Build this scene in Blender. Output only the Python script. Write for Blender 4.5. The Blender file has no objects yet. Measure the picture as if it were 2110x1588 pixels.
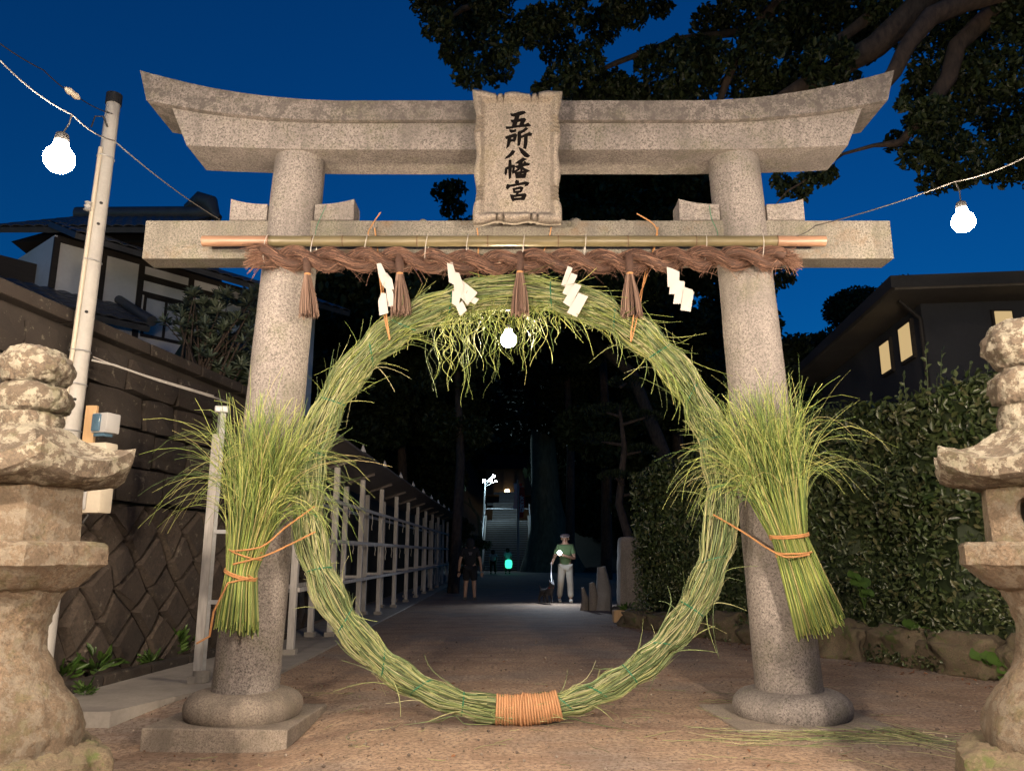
import bpy, bmesh, math, random
import numpy as np
from mathutils import Vector, Matrix, noise as mnoise

random.seed(7)
rng = np.random.default_rng(7)
R = math.radians
scene = bpy.context.scene
COL = scene.collection

# ------------------------------------------------------------------ camera
CAMH, PITCH, F = 1.25, R(12.2), 1600.0
cam_d = bpy.data.cameras.new('camera')
cam_d.sensor_width = 36.0
cam_d.lens = 36.0 * F / 2110.0
cam_d.clip_start, cam_d.clip_end = 0.05, 1500.0
cam = bpy.data.objects.new('camera', cam_d)
cam.location = (0, 0, CAMH)
cam.rotation_euler = (R(90) + PITCH, 0, 0)
COL.objects.link(cam)
scene.camera = cam

# ------------------------------------------------------------------ sky (late dusk)
world = bpy.data.worlds.new('World')
scene.world = world
world.use_nodes = True
wn, wl = world.node_tree.nodes, world.node_tree.links
wn.clear()
w_out = wn.new('ShaderNodeOutputWorld')
w_bg = wn.new('ShaderNodeBackground')
w_sky = wn.new('ShaderNodeTexSky')
w_sky.sky_type = 'NISHITA'
w_sky.sun_disc = False
w_sky.sun_elevation = R(3.0)
w_sky.sun_rotation = R(200)
w_sky.ozone_density = 6.0
w_sky.air_density = 1.0
w_sky.dust_density = 0.2
w_mul = wn.new('ShaderNodeMix')
w_mul.data_type = 'RGBA'; w_mul.blend_type = 'MULTIPLY'
w_mul.inputs[0].default_value = 1.0
w_mul.inputs[7].default_value = (0.16, 0.88, 1.0, 1)   # camera balanced for the warm bulbs
wl.new(w_sky.outputs[0], w_mul.inputs[6])
wl.new(w_mul.outputs[2], w_bg.inputs[0])
w_bg.inputs[1].default_value = 0.15
wl.new(w_bg.outputs[0], w_out.inputs[0])

scene.view_settings.view_transform = 'Standard'
scene.view_settings.look = 'None'
scene.view_settings.exposure = 0.0
scene.view_settings.gamma = 1.0
scene.view_settings.use_curve_mapping = False
scene.render.engine = 'CYCLES'
cy = scene.cycles
cy.use_denoising = True
cy.max_bounces = 6
cy.diffuse_bounces = 3
cy.glossy_bounces = 2
cy.transmission_bounces = 4
cy.transparent_max_bounces = 6
cy.sample_clamp_indirect = 4.0
cy.sample_clamp_direct = 0.0
cy.caustics_reflective = False
cy.caustics_refractive = False

# bulbs: warm strength (radiance) and colour
WARM = (1.0, 0.80, 0.60)
BULB_L = 760.0

# ------------------------------------------------------------------ helpers
def P(u, v, Y):
    """Point at depth Y (metres in front) seen at photo pixel (u, v)."""
    xc, yc = (u - 1055.0) / F, -(v - 794.0) / F
    yr = math.cos(PITCH) - yc * math.sin(PITCH)
    zr = math.sin(PITCH) + yc * math.cos(PITCH)
    t = Y / yr
    return Vector((xc * t, Y, CAMH + zr * t))

def smooth01(x):
    x = min(1.0, max(0.0, x)); return x * x * (3 - 2 * x)

def tag(o, label=None, cat=None, group=None, kind=None):
    if label: o['label'] = label
    if cat: o['category'] = cat
    if group: o['group'] = group
    if kind: o['kind'] = kind
    return o

def thing(name, label, cat, loc=(0, 0, 0), rz=0.0, group=None):
    o = bpy.data.objects.new(name, None)
    o.empty_display_size = 0.2
    o.location = loc; o.rotation_euler = (0, 0, rz)
    COL.objects.link(o)
    return tag(o, label, cat, group)

def link_mesh(name, me, mat=None, parent=None, keep=True):
    """Link a mesh given in world coordinates; under a parent it keeps its place."""
    o = bpy.data.objects.new(name, me)
    COL.objects.link(o)
    if mat: 
        me.materials.clear(); me.materials.append(mat)
    if parent is not None:
        o.parent = parent
        if keep:
            o.matrix_parent_inverse = world_of(parent).inverted()
    return o

def world_of(o):
    m = o.matrix_basis.copy()
    if o.parent:
        m = world_of(o.parent) @ o.matrix_parent_inverse @ m
    return m

class MB:
    """Collects simple solids; build() links them as one mesh object."""
    def __init__(s): s.v = []; s.f = []
    def add(s, vs, fs):
        b = len(s.v); s.v += [tuple(x) for x in vs]; s.f += [tuple(i + b for i in f) for f in fs]; return s
    def box(s, c, size, rz=0.0, rx=0.0, ry=0.0, bev=0.0):
        hx, hy, hz = size[0] / 2, size[1] / 2, size[2] / 2
        m = Matrix.Translation(c) @ Matrix.Rotation(rz, 4, 'Z') @ Matrix.Rotation(rx, 4, 'X') @ Matrix.Rotation(ry, 4, 'Y')
        bm = bmesh.new()
        bmesh.ops.create_cube(bm, size=1.0)
        for v in bm.verts: v.co = Vector((v.co.x * size[0], v.co.y * size[1], v.co.z * size[2]))
        if bev > 0:
            bmesh.ops.bevel(bm, geom=bm.edges[:], offset=bev, segments=2, profile=0.6, affect='EDGES')
        bm.verts.index_update()
        s.add([m @ v.co for v in bm.verts], [[v.index for v in f.verts] for f in bm.faces])
        bm.free(); return s
    def tube(s, pts, rad, n=8, cap=True):
        pts = [Vector(p) for p in pts]; k = len(pts)
        if not hasattr(rad, '__len__'): rad = [rad] * k
        up = Vector((0, 0, 1)); prev = None; vs = []
        for i, p in enumerate(pts):
            t = (pts[min(i + 1, k - 1)] - pts[max(i - 1, 0)])
            if t.length < 1e-9: t = Vector((0, 0, 1))
            t.normalize()
            if prev is None:
                a = t.cross(up)
                if a.length < 0.05: a = t.cross(Vector((0, 1, 0)))
            else:
                a = prev - t * prev.dot(t)
            a.normalize(); prev = a; b = t.cross(a)
            for j in range(n):
                w = 2 * math.pi * j / n
                vs.append(p + (a * math.cos(w) + b * math.sin(w)) * rad[i])
        fs = []
        for i in range(k - 1):
            for j in range(n):
                fs.append((i * n + j, i * n + (j + 1) % n, (i + 1) * n + (j + 1) % n, (i + 1) * n + j))
        if cap:
            fs.append(tuple(range(n - 1, -1, -1))); fs.append(tuple(range((k - 1) * n, k * n)))
        return s.add(vs, fs)
    def lathe(s, prof, c=(0, 0, 0), n=24, axis=None):
        """prof: (radius, height) pairs from bottom to top."""
        c = Vector(c); vs = []
        for r, z in prof:
            for j in range(n):
                w = 2 * math.pi * j / n
                vs.append(c + Vector((r * math.cos(w), r * math.sin(w), z)))
        k = len(prof); fs = []
        for i in range(k - 1):
            for j in range(n):
                fs.append((i * n + j, i * n + (j + 1) % n, (i + 1) * n + (j + 1) % n, (i + 1) * n + j))
        fs.append(tuple(range(n - 1, -1, -1))); fs.append(tuple(range((k - 1) * n, k * n)))
        return s.add(vs, fs)
    def prism(s, front, back):
        """Closed solid between two polygons with the same number of corners."""
        n = len(front)
        fs = [tuple(range(n)), tuple(range(2 * n - 1, n - 1, -1))]
        for i in range(n):
            j = (i + 1) % n
            fs.append((i, i + n, j + n, j))
        return s.add(list(front) + list(back), fs)
    def mesh(s, name, smooth=False, angle=40):
        me = bpy.data.meshes.new(name)
        me.from_pydata(s.v, [], s.f)
        bm = bmesh.new(); bm.from_mesh(me)
        bmesh.ops.recalc_face_normals(bm, faces=bm.faces[:])
        if smooth:
            for f in bm.faces: f.smooth = True
            for e in bm.edges:
                if len(e.link_faces) == 2 and e.calc_face_angle(0) > R(angle): e.smooth = False
        bm.to_mesh(me); bm.free()
        return me
    def build(s, name, mat, parent=None, smooth=False, angle=40):
        return link_mesh(name, s.mesh(name, smooth, angle), mat, parent)

def fast_mesh(name, V, Q, smooth=True):
    me = bpy.data.meshes.new(name)
    V = np.asarray(V, np.float32).reshape(-1, 3); Q = np.asarray(Q, np.int32)
    k = Q.shape[1]
    me.vertices.add(len(V)); me.vertices.foreach_set('co', V.ravel())
    me.loops.add(Q.size); me.loops.foreach_set('vertex_index', Q.ravel())
    me.polygons.add(len(Q)); me.polygons.foreach_set('loop_start', np.arange(0, Q.size, k, dtype=np.int32))
    me.update(calc_edges=True)
    if smooth: me.polygons.foreach_set('use_smooth', np.ones(len(Q), bool))
    me.validate()
    return me

def _frames(T, n_hint=None):
    S, N, _ = T.shape
    T = T / (np.linalg.norm(T, axis=2, keepdims=True) + 1e-9)
    r = rng.normal(size=(S, 1, 3)) if n_hint is None else n_hint[:, None, :]
    a = np.cross(T, np.broadcast_to(r, T.shape)); a /= np.linalg.norm(a, axis=2, keepdims=True) + 1e-9
    b = np.cross(T, a)
    return a, b

def strand_mesh(name, pts, wid, sides=3):
    """pts (S,N,3), wid (S,N) half widths: thin stalks (3 sided) or blades (2)."""
    S, N, _ = pts.shape
    T = np.gradient(pts, axis=1)
    a, b = _frames(T)
    V = np.zeros((S, N, sides, 3), np.float32)
    for j in range(sides):
        w = 2 * math.pi * j / sides
        V[:, :, j] = pts + (a * math.cos(w) + b * math.sin(w) * (1 if sides > 2 else 0)) * wid[..., None]
    idx = np.arange(S * N * sides).reshape(S, N, sides)
    Qs = []
    for j in range(sides if sides > 2 else 1):
        j2 = (j + 1) % sides
        Qs.append(np.stack([idx[:, :-1, j], idx[:, :-1, j2], idx[:, 1:, j2], idx[:, 1:, j]], -1).reshape(-1, 4))
    return fast_mesh(name, V, np.concatenate(Qs))

def leaf_mesh(name, C, D, L, W, fold=0.25, N=None):
    """One pointed leaf (two folded halves) at each centre C, along D."""
    n = len(C)
    D = D / (np.linalg.norm(D, axis=1, keepdims=True) + 1e-9)
    r = rng.normal(size=(n, 3)) if N is None else N
    s = np.cross(D, r); s /= np.linalg.norm(s, axis=1, keepdims=True) + 1e-9
    u = np.cross(s, D)
    L = np.broadcast_to(L, (n,))[:, None]; W = np.broadcast_to(W, (n,))[:, None]
    b = C - D * L * 0.5; t = C + D * L * 0.5 - u * L * 0.12
    m1 = C - D * L * 0.08 + s * W * 0.5 + u * W * fold; m2 = C - D * L * 0.08 - s * W * 0.5 + u * W * fold
    q1 = C + D * L * 0.25 + s * W * 0.36 + u * W * fold * .6; q2 = C + D * L * 0.25 - s * W * 0.36 + u * W * fold * .6
    V = np.stack([b, m1, q1, t, q2, m2], 1)
    i = np.arange(n)[:, None] * 6
    Q = np.concatenate([i + [0, 1, 2, 3], i + [0, 3, 4, 5]])
    return fast_mesh(name, V, Q, smooth=False)

def rough(me, amp, scale, seed=0.0, amp2=0.0, scale2=20.0):
    for v in me.vertices:
        p = v.co
        d = mnoise.noise(p * scale + Vector((seed, seed * 1.7, 3.1))) * amp
        if amp2: d += mnoise.noise(p * scale2 + Vector((seed, 1.3, seed))) * amp2
        v.co = p + v.normal * d
    me.update()

def evaluated(o):
    dg = bpy.context.evaluated_depsgraph_get(); dg.update()
    me = bpy.data.meshes.new_from_object(o.evaluated_get(dg))
    return me

# ------------------------------------------------------------------ materials
def newmat(name):
    m = bpy.data.materials.new(name); m.use_nodes = True
    nt = m.node_tree
    return m, nt, nt.nodes, nt.links, nt.nodes['Principled BSDF']

def tex_coord(n, l, scale=1.0):
    tc = n.new('ShaderNodeTexCoord'); mp = n.new('ShaderNodeMapping')
    if hasattr(scale, '__len__'): mp.inputs['Scale'].default_value = scale
    else: mp.inputs['Scale'].default_value = (scale,) * 3
    geo = n.new('ShaderNodeNewGeometry')
    l.new(geo.outputs['Position'], mp.inputs[0])
    return mp.outputs[0]

def nz(n, l, vec, scale, detail=4, rough_=0.55):
    t = n.new('ShaderNodeTexNoise'); t.inputs['Scale'].default_value = scale
    t.inputs['Detail'].default_value = detail; t.inputs['Roughness'].default_value = rough_
    l.new(vec, t.inputs['Vector']); return t.outputs['Fac']

def ramp(n, l, fac, stops):
    r = n.new('ShaderNodeValToRGB'); e = r.color_ramp.elements
    while len(e) > 1: e.remove(e[0])
    e[0].position, e[0].color = stops[0][0], c4(stops[0][1])
    for p, c in stops[1:]:
        q = e.new(p); q.color = c4(c)
    l.new(fac, r.inputs[0]); return r.outputs[0]

def c4(c):
    if not hasattr(c, '__len__'): c = (c, c, c)
    return (c[0], c[1], c[2], 1)

def mix(n, l, fac, a, b, mode='MIX'):
    m = n.new('ShaderNodeMix'); m.data_type = 'RGBA'; m.blend_type = mode
    for q, val in ((0, fac), (6, a), (7, b)):
        if isinstance(val, bpy.types.NodeSocket): l.new(val, m.inputs[q])
        else: m.inputs[q].default_value = val if q == 0 else c4(val)
    return m.outputs[2]

def bump(n, l, bsdf, h, strength=0.3, dist=0.01, normal=None):
    b = n.new('ShaderNodeBump'); b.inputs['Strength'].default_value = strength
    b.inputs['Distance'].default_value = dist
    l.new(h, b.inputs['Height'])
    if normal is not None: l.new(normal, b.inputs['Normal'])
    l.new(b.outputs[0], bsdf.inputs['Normal']); return b.outputs[0]

def mat_plain(name, col, rough_=0.6, metal=0.0, var=0.15, scale=6.0, bumps=0.1):
    m, nt, n, l, b = newmat(name)
    v = tex_coord(n, l)
    f = nz(n, l, v, scale, 5, .6)
    f2 = nz(n, l, v, scale * 9, 3)
    a = tuple(x * (1 - var) for x in col); c = tuple(min(1, x * (1 + var)) for x in col)
    k = mix(n, l, .35, ramp(n, l, f, [(.3, a), (.7, c)]), ramp(n, l, f2, [(.3, a), (.7, c)]))
    l.new(k, b.inputs['Base Color'])
    b.inputs['Roughness'].default_value = rough_; b.inputs['Metallic'].default_value = metal
    if bumps: bump(n, l, b, f2, bumps, .004)
    return m

def mat_granite(name, light, dark, speck=95.0, moss=(0.16, 0.17, 0.07), moss_amt=0.5, stain=0.5, bmp=.5, top_dirt=0.0, rust=0.0):
    m, nt, n, l, b = newmat(name)
    v = tex_coord(n, l)
    fine = nz(n, l, v, speck, 3, .65)
    col = ramp(n, l, fine, [(.36, dark), (.47, tuple(.55 * x + .45 * y for x, y in zip(light, dark))), (.56, light), (.75, tuple(min(1, x * 1.22) for x in light))])
    fl = nz(n, l, v, speck * 2.4, 2, .6)
    col = mix(n, l, .4, col, ramp(n, l, fl, [(.38, dark), (.52, light), (.7, tuple(min(1, x * 1.3) for x in light))]))
    big = nz(n, l, v, 2.1, 6, .62)
    col = mix(n, l, ramp(n, l, big, [(.44, 0), (.72, stain)]), col, tuple(x * .45 for x in light), 'MIX')
    big2 = nz(n, l, v, 3.3, 7, .68)
    mp = ramp(n, l, big2, [(.52, 0), (.68, moss_amt)])
    col = mix(n, l, mp, col, mix(n, l, .55, moss, col))
    vs_ = tex_coord(n, l, (7, 7, .45)); sk_ = nz(n, l, vs_, 1.0, 6, .65)
    col = mix(n, l, ramp(n, l, sk_, [(.50, 0), (.66, .5)]), col, tuple(x * .42 for x in light))
    if top_dirt:
        geo = n.new('ShaderNodeNewGeometry'); sx = n.new('ShaderNodeSeparateXYZ')
        l.new(geo.outputs['Normal'], sx.inputs[0])
        blot = nz(n, l, v, 9.0, 6, .7)
        col = mix(n, l, ramp(n, l, blot, [(.47, 0), (.56, top_dirt)]), col, tuple(x * .3 for x in light))
    if rust:
        rr = nz(n, l, v, 4.5, 5, .6)
        col = mix(n, l, ramp(n, l, rr, [(.55, 0), (.72, rust)]), col, (.16, .09, .035))
    l.new(col, b.inputs['Base Color'])
    b.inputs['Roughness'].default_value = .85
    h = mix(n, l, .5, fine, fl)
    bump(n, l, b, h, bmp, .006)
    return m

def mat_lichen_stone(name, light, dark, lichen, amt, moss=(.06, .08, .02), moss_amt=.3, top=True):
    """old lantern stone: rough, pale lichen where it faces the sky, moss blotches"""
    m, nt, n, l, b = newmat(name)
    v = tex_coord(n, l)
    f = nz(n, l, v, 70, 5, .7)
    col = ramp(n, l, f, [(.3, dark), (.5, tuple((x + y) / 2 for x, y in zip(light, dark))), (.68, light)])
    big = nz(n, l, v, 6, 6, .65)
    col = mix(n, l, ramp(n, l, big, [(.4, .75), (.6, 0)]), col, tuple(x * .5 for x in light))
    vo = nz(n, l, v, 16, 8, .72)
    lm = ramp(n, l, vo, [(.5, 0), (.535, amt)])
    lich = ramp(n, l, nz(n, l, v, 55, 5, .7), [(.3, tuple(x * .6 for x in lichen)), (.65, lichen)])
    col = mix(n, l, lm, col, lich)
    mo = nz(n, l, v, 7.5, 7, .7)
    col = mix(n, l, ramp(n, l, mo, [(.55, 0), (.64, moss_amt)]), col, moss)
    l.new(col, b.inputs['Base Color']); b.inputs['Roughness'].default_value = .92
    h = mix(n, l, .6, f, nz(n, l, v, 24, 7, .7))
    bump(n, l, b, h, 1.0, .022)
    return m

def mat_island(name, cols, rough_=.55, trans=0.0, noise_scale=9.0, spec=0.3):
    """colour picked per leaf / stalk, with slow drift through the plant"""
    m, nt, n, l, b = newmat(name)
    g = n.new('ShaderNodeNewGeometry')
    k = len(cols)
    col = ramp(n, l, g.outputs['Random Per Island'], [((i + .5) / k, c) for i, c in enumerate(cols)])
    v = tex_coord(n, l)
    f = nz(n, l, v, noise_scale, 4)
    col = mix(n, l, ramp(n, l, f, [(.35, .0), (.7, .45)]), col, mix(n, l, .5, cols[0], cols[-1]))
    l.new(col, b.inputs['Base Color']); b.inputs['Roughness'].default_value = rough_
    b.inputs['Specular IOR Level'].default_value = spec
    if trans > 0:
        out = n['Material Output']; tr = n.new('ShaderNodeBsdfTranslucent'); mx = n.new('ShaderNodeMixShader')
        l.new(col, tr.inputs[0]); mx.inputs[0].default_value = trans
        l.new(b.outputs[0], mx.inputs[1]); l.new(tr.outputs[0], mx.inputs[2]); l.new(mx.outputs[0], out.inputs[0])
    return m

def mat_emit(name, col, strength):
    m, nt, n, l, b = newmat(name)
    b.inputs['Base Color'].default_value = (.8, .8, .8, 1)
    b.inputs['Emission Color'].default_value = c4(col)
    b.inputs['Emission Strength'].default_value = strength
    return m

def mat_fibre(name, c1, c2, stretch=(60, 60, 4), rough_=.75):
    m, nt, n, l, b = newmat(name)
    v = tex_coord(n, l, stretch)
    f = nz(n, l, v, 1.0, 6, .65)
    l.new(ramp(n, l, f, [(.3, c1), (.7, c2)]), b.inputs['Base Color'])
    b.inputs['Roughness'].default_value = rough_
    bump(n, l, b, f, .5, .006)
    return m

M = {}
M['granite'] = mat_granite('weathered granite', (.30, .27, .25), (.032, .028, .026), 62, (.10, .105, .04), .7, .7)
M['granite_top'] = mat_granite('stained granite', (.28, .25, .23), (.032, .028, .026), 62, (.10, .105, .04), .85, .85, top_dirt=.7)
M['granite_warm'] = mat_granite('mossy granite', (.245, .225, .19), (.035, .031, .027), 62, (.095, .105, .04), .9, .7, rust=.5)
M['plaque'] = mat_granite('plaque granite', (.31, .27, .23), (.05, .043, .036), 70, (.20, .17, .07), .6, .25)
M['ink'] = mat_plain('black lettering paint', (.006, .005, .005), .95, 0, .2, 30, 0)
M['ink'].node_tree.nodes['Principled BSDF'].inputs['Specular IOR Level'].default_value = .05
M['base_stone'] = mat_granite('rough base granite', (.31, .265, .22), (.10, .085, .07), 70, (.11, .10, .05), .5, .6)
M['lantern'] = mat_lichen_stone('lantern stone', (.165, .122, .082), (.042, .03, .02), (.20, .185, .15), .4, (.07, .075, .025), .35)
M['lantern_top'] = mat_lichen_stone('lichened lantern stone', (.12, .092, .065), (.034, .026, .019), (.23, .215, .17), .8, (.055, .06, .022), .4)
M['moss'] = mat_lichen_stone('mossy stone', (.17, .13, .085), (.055, .04, .025), (.14, .13, .07), .4, (.055, .075, .015), .9)
M['concrete'] = mat_plain('pale concrete', (.27, .25, .225), .85, 0, .22, 4, .3)
M['pole'] = mat_plain('concrete pole', (.40, .39, .37), .7, 0, .14, 5, .15)
M['steel'] = mat_plain('galvanised steel', (.42, .43, .44), .5, .45, .2, 14, .1)
M['pvc'] = mat_plain('cream plastic', (.52, .47, .38), .45, 0, .08, 6, .0)
M['grey_pvc'] = mat_plain('grey plastic', (.36, .36, .36), .4, 0, .06, 6, .0)
M['black'] = mat_plain('black rubber', (.018, .018, .018), .6, 0, .2, 20, .05)
M['timber_dark'] = mat_fibre('dark timber', (.012, .009, .007), (.032, .024, .018), (3, 3, 40))
M['rack_wood'] = mat_fibre('grey painted timber', (.30, .285, .27), (.56, .54, .52), (25, 25, 3))
M['rack_roof'] = mat_plain('brown roofing sheet', (.075, .06, .055), .6, 0, .3, 3, .1)
M['plaster'] = mat_plain('white plaster', (.62, .62, .62), .9, 0, .1, 1.6, .1)
M['curtain'] = mat_plain('pale curtain', (.42, .44, .46), .9, 0, .15, 4, .0)
M['tile'] = mat_plain('grey roof tile', (.06, .062, .068), .45, 0, .3, 4, .15)
M['bamboo'] = mat_fibre('bamboo', (.105, .088, .045), (.18, .148, .08), (3.0, 30, 30), .38)
M['bamboo_end'] = mat_fibre('ruddy bamboo', (.22, .12, .075), (.30, .18, .115), (3.0, 30, 30), .4)
M['node'] = mat_plain('bamboo node', (.10, .06, .03), .6)
M['rope_brown'] = mat_fibre('brown palm rope', (.035, .018, .013), (.09, .045, .03), (40, 40, 40))
M['palm_fibre'] = mat_island('palm fibre', [(.07, .038, .028), (.18, .098, .07), (.29, .165, .115), (.38, .23, .16), (.12, .064, .046), (.23, .13, .095)], .7, 0, 6, .2)
M['tassel'] = mat_island('tassel straw', [(.06, .038, .03), (.15, .092, .07), (.24, .155, .12), (.36, .25, .19)], .7, 0, 5, .2)
M['hemp'] = mat_fibre('hemp cord', (.36, .17, .065), (.55, .28, .11), (160, 160, 160))
M['coir'] = mat_fibre('coarse hemp wrap', (.30, .15, .07), (.52, .28, .14), (70, 8, 8))
M['green_twine'] = mat_plain('green twine', (.015, .15, .075), .5, 0, .2, 40, 0)
M['wire'] = mat_plain('pale wire', (.55, .52, .48), .4, .3, .1, 30, 0)
M['paper'] = mat_plain('white paper', (.46, .43, .41), .85, 0, .03, 12, .0)
M['reed'] = mat_island('green reeds', [(0.087, 0.14, 0.053), (0.271, 0.331, 0.125), (0.426, 0.451, 0.188), (0.561, 0.521, 0.283), (0.145, 0.23, 0.094), (0.368, 0.42, 0.167), (0.62, 0.571, 0.355), (0.232, 0.321, 0.156), (0.068, 0.095, 0.033)], .5, .12, 7, .35)
M['reed_top'] = mat_island('fresh reeds', [(0.095, 0.155, 0.038), (0.273, 0.352, 0.085), (0.399, 0.455, 0.123), (0.168, 0.259, 0.071), (0.525, 0.517, 0.18), (0.315, 0.393, 0.095), (0.074, 0.098, 0.03)], .5, .15, 5, .35)
M['stalk'] = mat_island('reed sheaf', [(0.097, 0.175, 0.053), (0.314, 0.433, 0.114), (0.497, 0.573, 0.156), (0.649, 0.655, 0.23), (0.162, 0.28, 0.084), (0.379, 0.48, 0.114), (0.627, 0.514, 0.251), (0.238, 0.363, 0.114), (0.076, 0.11, 0.033)], .45, .15, 5, .35)
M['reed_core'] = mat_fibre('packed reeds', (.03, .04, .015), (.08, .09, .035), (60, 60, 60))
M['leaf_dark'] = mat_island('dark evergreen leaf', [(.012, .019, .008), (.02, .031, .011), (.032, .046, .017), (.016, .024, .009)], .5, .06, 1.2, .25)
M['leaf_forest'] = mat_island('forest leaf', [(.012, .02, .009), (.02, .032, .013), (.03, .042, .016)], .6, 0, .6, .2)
M['leaf_hedge'] = mat_island('hedge leaf', [(0.014, 0.025, 0.008), (0.03, 0.053, 0.014), (0.051, 0.081, 0.024), (0.019, 0.034, 0.01), (0.081, 0.111, 0.043), (0.038, 0.06, 0.017), (0.111, 0.111, 0.051)], .35, .1, 2.0, .45)
M['leaf_shoot'] = mat_island('young leaf', [(.09, .12, .05), (.12, .15, .07), (.07, .10, .04)], .4, .15, 3, .4)
M['leaf_grey'] = mat_island('grey green shrub leaf', [(.06, .085, .055), (.09, .115, .075), (.12, .145, .10)], .4, .1, 2.2, .45)
M['leaf_weed'] = mat_island('weed leaf', [(.03, .07, .012), (.05, .10, .018), (.075, .13, .03)], .4, .1, 4, .4)
M['leaf_brown'] = mat_island('fallen leaf', [(.14, .06, .03), (.22, .09, .045), (.10, .055, .03)], .7, 0, 6, .2)
M['bark'] = mat_fibre('bark', (.02, .014, .011), (.085, .058, .042), (14, 14, 5), .9)
M['bark_moss'] = mat_fibre('mossy bark', (.05, .055, .03), (.14, .14, .085), (5, 5, 1.4), .9)
M['wood_new'] = mat_fibre('bare wood', (.40, .25, .12), (.55, .36, .19), (20, 20, 3))
M['glass'] = mat_plain('meter glass', (.07, .13, .19), .12, 0, .25, 6, 0)
M['wall_dark'] = mat_plain('dark grey render', (.03, .03, .034), .85, 0, .2, 1.5, .1)
M['soffit'] = mat_plain('pale soffit', (.10, .09, .08), .8, 0, .2, 2, .0)
M['skin'] = mat_plain('skin', (.42, .25, .17), .55, 0, .08, 20, 0)
M['green_shirt'] = mat_plain('green t-shirt', (.12, .19, .085), .9, 0, .15, 9, .2)
M['pale_cloth'] = mat_plain('off white cloth', (.58, .55, .48), .9, 0, .1, 9, .2)
M['black_cloth'] = mat_plain('black cloth', (.012, .012, .014), .9, 0, .3, 9, .2)
M['cap'] = mat_plain('mauve grey cloth', (.27, .23, .24), .9, 0, .1, 12, .2)
M['blue_cloth'] = mat_plain('pale blue cloth', (.32, .36, .45), .9, 0, .1, 9, .2)
M['white_cloth'] = mat_plain('white banner cloth', (.72, .74, .78), .85, 0, .06, 3, .0)
M['red_cloth'] = mat_plain('red banner cloth', (.42, .03, .025), .85, 0, .1, 3, .0)
M['step_lit'] = mat_plain('lit nosing stone', (.40, .40, .40), .85, 0, .2, 6, .1)  # step nosings: lamplight catching the edges is put into this paler colour
M['step_stone'] = mat_granite('step stone', (.22, .22, .22), (.09, .09, .09), 40, (.06, .07, .04), .4, .5)

def mat_ground():
    m, nt, n, l, b = newmat('worn gravelly ground')
    v = tex_coord(n, l)
    big = nz(n, l, v, .55, 7, .62)
    mid = nz(n, l, v, 3.2, 7, .68)
    fine = nz(n, l, v, 30, 5, .75)
    spk = nz(n, l, v, 150, 2, .6)
    dirt = ramp(n, l, mid, [(.3, (.25, .165, .11)), (.55, (.37, .26, .18)), (.75, (.46, .34, .24))])
    asph = ramp(n, l, mid, [(.3, (.17, .145, .13)), (.7, (.29, .25, .22))])
    col = mix(n, l, ramp(n, l, big, [(.48, 0), (.62, .8)]), dirt, asph)
    col = mix(n, l, ramp(n, l, fine, [(.40, .85), (.55, 0)]), col, (.10, .07, .052))
    col = mix(n, l, ramp(n, l, spk, [(.60, 0), (.68, .55)]), col, (.42, .36, .30))
    vs = tex_coord(n, l, (.5, 2.2, 1))
    st = nz(n, l, vs, 1.5, 6, .6)
    col = mix(n, l, ramp(n, l, st, [(.5, 0), (.66, .6)]), col, (.17, .10, .07))
    l.new(col, b.inputs['Base Color']); b.inputs['Roughness'].default_value = .9
    h = mix(n, l, .4, fine, spk)
    bump(n, l, b, h, .9, .012)
    return m
M['ground'] = mat_ground()

def mat_wallstone(name, k):
    m, nt, n, l, b = newmat(name)
    v = tex_coord(n, l)
    oi = n.new('ShaderNodeObjectInfo')
    base = ramp(n, l, oi.outputs['Random'], [(p_, tuple(k * x for x in c_)) for p_, c_ in ((.0, (.05, .038, .03)), (.4, (.075, .056, .044)), (.7, (.06, .046, .037)), (1, (.10, .075, .056)))])
    f = nz(n, l, v, 28, 7, .7); g = nz(n, l, v, 4, 7, .66)
    col = mix(n, l, ramp(n, l, f, [(.35, .7), (.6, 0)]), base, (.03, .024, .02))
    col = mix(n, l, ramp(n, l, g, [(.5, 0), (.68, .7)]), col, (.025, .021, .018))
    col = mix(n, l, ramp(n, l, nz(n, l, v, 11, 7, .72), [(.6, 0), (.64, .5)]), col, (.20, .18, .14))
    l.new(col, b.inputs['Base Color']); b.inputs['Roughness'].default_value = .9
    bump(n, l, b, f, .8, .015)
    return m
M['wallstone'] = mat_wallstone('old wall stone', .5)
M['wallstone_low'] = mat_wallstone('brown wall stone', 1.05)
M['mortar'] = mat_plain('wall backing', (.035, .028, .024), .95, 0, .3, 8, .3)
M['hill'] = mat_plain('forest floor', (.022, .02, .014), .95, 0, .4, .5, .0)

# ------------------------------------------------------------------ ground, terrace, hill
def ground_z(x, y):
    return -0.15 * smooth01((-x - 0.9) / 1.0) * smooth01((7.6 - y) / 1.6) - 0.03 * smooth01((4.8 - y) / 2.5)

xs = sorted(set(list(np.linspace(-7, 7, 57)) + [-160, -80, -40, -20, -12, 12, 20, 40, 80, 160]))
ys = sorted(set(list(np.linspace(-2, 14, 65)) + [-60, -20, -8, 18, 24, 32, 45, 60, 100, 180, 320]))
gv = [(x, y, ground_z(x, y)) for y in ys for x in xs]
nx = len(xs)
gf = [(j * nx + i, j * nx + i + 1, (j + 1) * nx + i + 1, (j + 1) * nx + i) for j in range(len(ys) - 1) for i in range(nx - 1)]
gm = bpy.data.meshes.new('ground'); gm.from_pydata(gv, [], gf)
gm.polygons.foreach_set('use_smooth', [True] * len(gf))
tag(link_mesh('ground', gm, M['ground']), kind='structure')

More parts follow.
